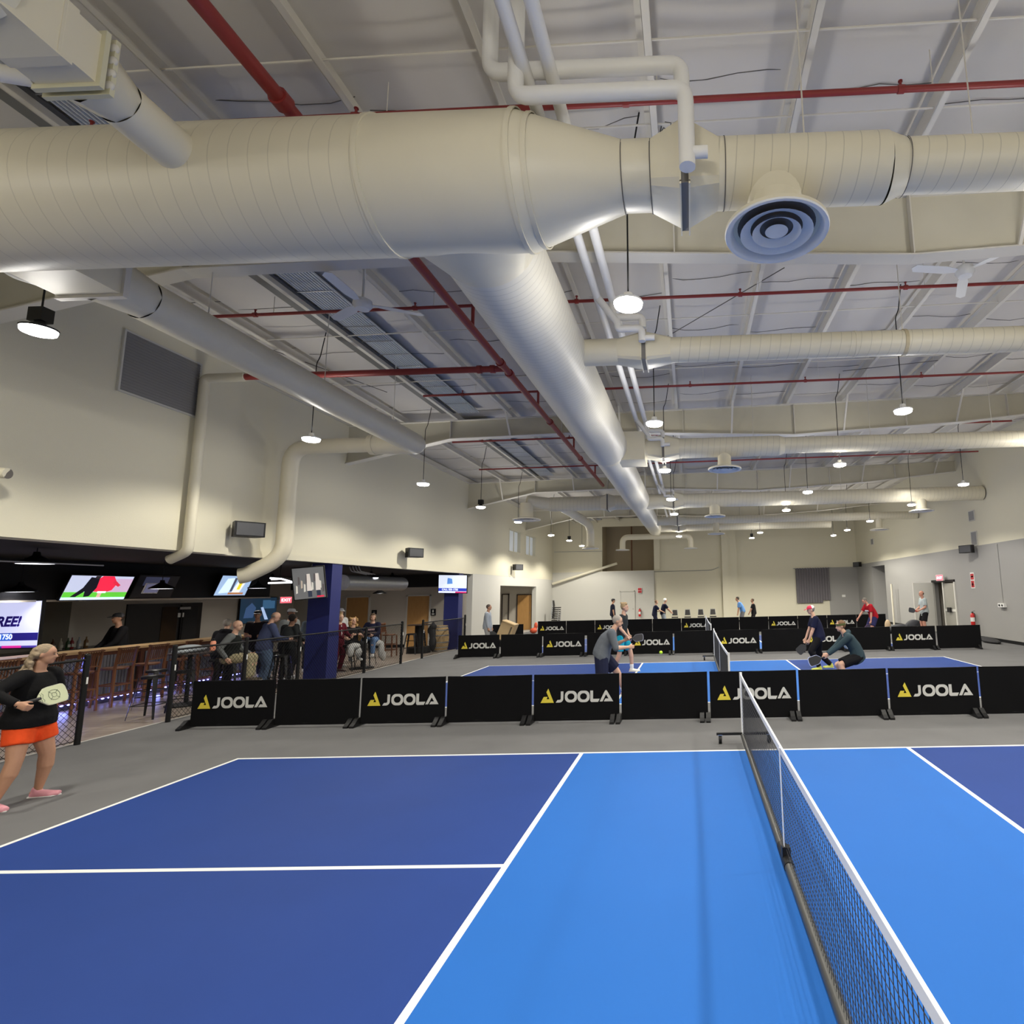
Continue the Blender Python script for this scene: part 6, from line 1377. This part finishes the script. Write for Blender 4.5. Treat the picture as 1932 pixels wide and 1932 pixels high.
# people in the bar
SIT = dict(feet=[(.23, .07, .17, 5), (.25, -.08, .17, -5)], knees=[(1, .1, .6), (1, -.1, .6)])
I = person('bald man in a black vest and khaki trousers sitting on a stool behind the fence', -10.3, 12.45, 22, 1.78, lean=10, pelvis=(0, 0, .47), sk='fair', build=1.15, hands=[(.2, .1, .50), (.03, -.15, .47)], elbows=[(-.6, .4, -.6), (-.8, -.5, -.3)], head=(-15, 5), hair=('bald', (1, 1, 1)), shirt=((.14, .15, .15), 'long'), vest=(.009, .011, .010), pants=((.34, .30, .19), 'long'), shoes=(.1, .08, .06), voxel=.011, hem=0, **SIT)
person('grey-haired man in a black hooded jacket seen from behind, next to the bald man', -11.1, 13.2, 100, 1.74, lean=14, sk='fair', pelvis=(0, 0, .50), hands=[(.22, .1, .62), (.22, -.1, .62)], hair=('short', (.42, .38, .33)), shirt=((.018, .018, .022), 'long', 'hood'), pants=((.02, .02, .03), 'long'), shoes=(.03, .03, .03), voxel=.014, build=1.12)
I = person('balding man in a slate blue long-sleeve shirt and jeans bowing over his phone', -10.35, 13.55, 55, 1.84, lean=12, sk='fair', build=1.15, hands=[(.2, .12, .60), (.24, -.1, .62)], elbows=[(-.5, .5, -.8), (-.5, -.5, -.8)], head=(-10, 30), hair=('bald', (.3, .25, .2), 1), shirt=((.06, .075, .15), 'long'), pants=((.10, .15, .24), 'long'), shoes=(.3, .3, .3), voxel=.011, hem=-.09)
p = I['wr'][1] + I['dir'][1] * .11 + V((0, 0, .05)); o = MB().obox(p, V((.03, .02, .02)), V((-.02, .03, .0)) * 1.8, V((0, 0, .005))).build('phone', mat('pale phone', (.5, .5, .52), .2)); tag(o, 'smartphone in the hand of the man in the slate blue shirt', 'phone')
person('man in a black cap and dark shirt in front of the dim wall television', -12.0, 15.4, -60, 1.83, lean=5, sk='tan', hair=('short', (.03, .02, .02)), hat=((.015, .015, .018), (.015, .015, .018)), shirt=((.015, .012, .016), 'short'), pants=((.02, .02, .03), 'long'), hands=[(.16, .06, .62), (.16, -.06, .62)], voxel=.015, fingers=False)
person('man in a white cap with grey sleeves standing tallest in the group by the column', -11.0, 15.25, -20, 1.86, lean=3, sk='tan', hat=((.8, .8, .78), (.8, .8, .78)), shirt=((.3, .32, .32), 'long'), pants=((.03, .03, .04), 'long'), hair=('short', (.03, .02, .02)), voxel=.015, fingers=False)
person('person in a black jacket with short dark hair seen from behind, left of the column', -10.35, 14.3, 75, 1.72, lean=14, sk='tan', hair=('short', (.03, .02, .015)), shirt=((.022, .025, .027), 'long'), pants=((.015, .015, .02), 'long'), hands=[(.2, .1, .6), (.2, -.1, .6)], voxel=.013, build=1.15, fingers=False)
person('man in a dark jumper with a beard between the white cap and the column', -10.75, 14.9, -10, 1.72, lean=8, sk='dark', hair=('short', (.02, .015, .012)), shirt=((.02, .022, .025), 'long'), pants=((.02, .02, .02), 'long'), voxel=.014, build=1.2, fingers=False)
person('person with long dark hair in a grey jacket close behind the blue column', -11.3, 16.6, -40, 1.74, sk='fair', hair=('bob', (.06, .04, .03)), shirt=((.09, .11, .13), 'long'), pants=((.03, .03, .04), 'long'), hands=[(.14, .04, .78), (.06, -.12, .5)], voxel=.015, fingers=False)
I = person('woman with a blonde bun in a maroon blazer standing right of the column', -10.2, 16.15, -12, 1.66, lean=4, male=False, sk='fair', hair=('bun', (.42, .29, .15)), shirt=((.10, .008, .018), 'long'), pants=((.10, .008, .018), 'long'), shoes=(.05, .02, .02), hands=[(.2, .08, .60), (.2, -.06, .58)], voxel=.012, head=(-20, 4), hem=-.09)
MB().bar(I['sp'](.10) + I['fw'] * .12 - I['lat'] * .01, I['sp'](.27) + I['fw'] * .075 - I['lat'] * .02, .05, .02, I['lat']).build('white_collar', WHITE, I['root'])
person('woman with curly blonde hair in black sitting at the table right of the column', -10.15, 16.75, -40, 1.68, lean=2, male=False, pelvis=(0, 0, .44), sk='fair', hair=('curly', (.50, .30, .12)), shirt=((.02, .018, .02), 'short'), pants=((.02, .02, .022), 'long'), shoes=(.6, .6, .6), hands=[(.2, .08, .60), (.19, -.08, .60)], voxel=.012, feet=[(.18, .07, .17, 5), (.18, -.07, .17, -5)], knees=[(1, .1, .6), (1, -.1, .6)], head=(8, -8), hem=0)
I = person('woman with a brown bob in a navy sweatshirt and jeans sitting on a stool', -10.1, 17.75, -75, 1.74, lean=4, male=False, pelvis=(0, 0, .455), build=1.12, sk='fair', hair=('bob', (.13, .08, .045)), shirt=((.015, .016, .04), 'long'), pants=((.13, .22, .40), 'long'), shoes=(.7, .68, .66), hands=[(.22, .06, .54), (.2, -.1, .58)], voxel=.012, feet=[(.2, .07, .17, 5), (.2, -.07, .17, -5)], knees=[(1, .1, .6), (1, -.1, .6)], head=(12, 2), hem=0)
MB().obox(I['chest'] + I['fw'] * .022 + I['up'] * .03, I['lat'] * .09, I['up'] * .028, I['fw'] * .012).build('chest_print', mat('pink white print', (.6, .4, .42), .6), I['root'])
person('person in a white cap mostly hidden behind the blue column, above the maroon blazer', -11.0, 17.45, -30, 1.80, sk='fair', hat=((.8, .8, .8), (.8, .8, .8)), shirt=((.6, .6, .6), 'long'), pants=((.05, .05, .06), 'long'), voxel=.017, fingers=False)
person('barman in black with a grey-banded cap behind the bar counter', -13.35, 12.95, -110, 1.88, lean=3, sk='tan', hat=((.02, .02, .022), (.10, .10, .11)), shirt=((.01, .01, .012), 'long'), pants=((.01, .01, .012), 'long'), hands=[(.2, .08, .55), (.2, -.08, .55)], voxel=.015, fingers=False, build=1.15)
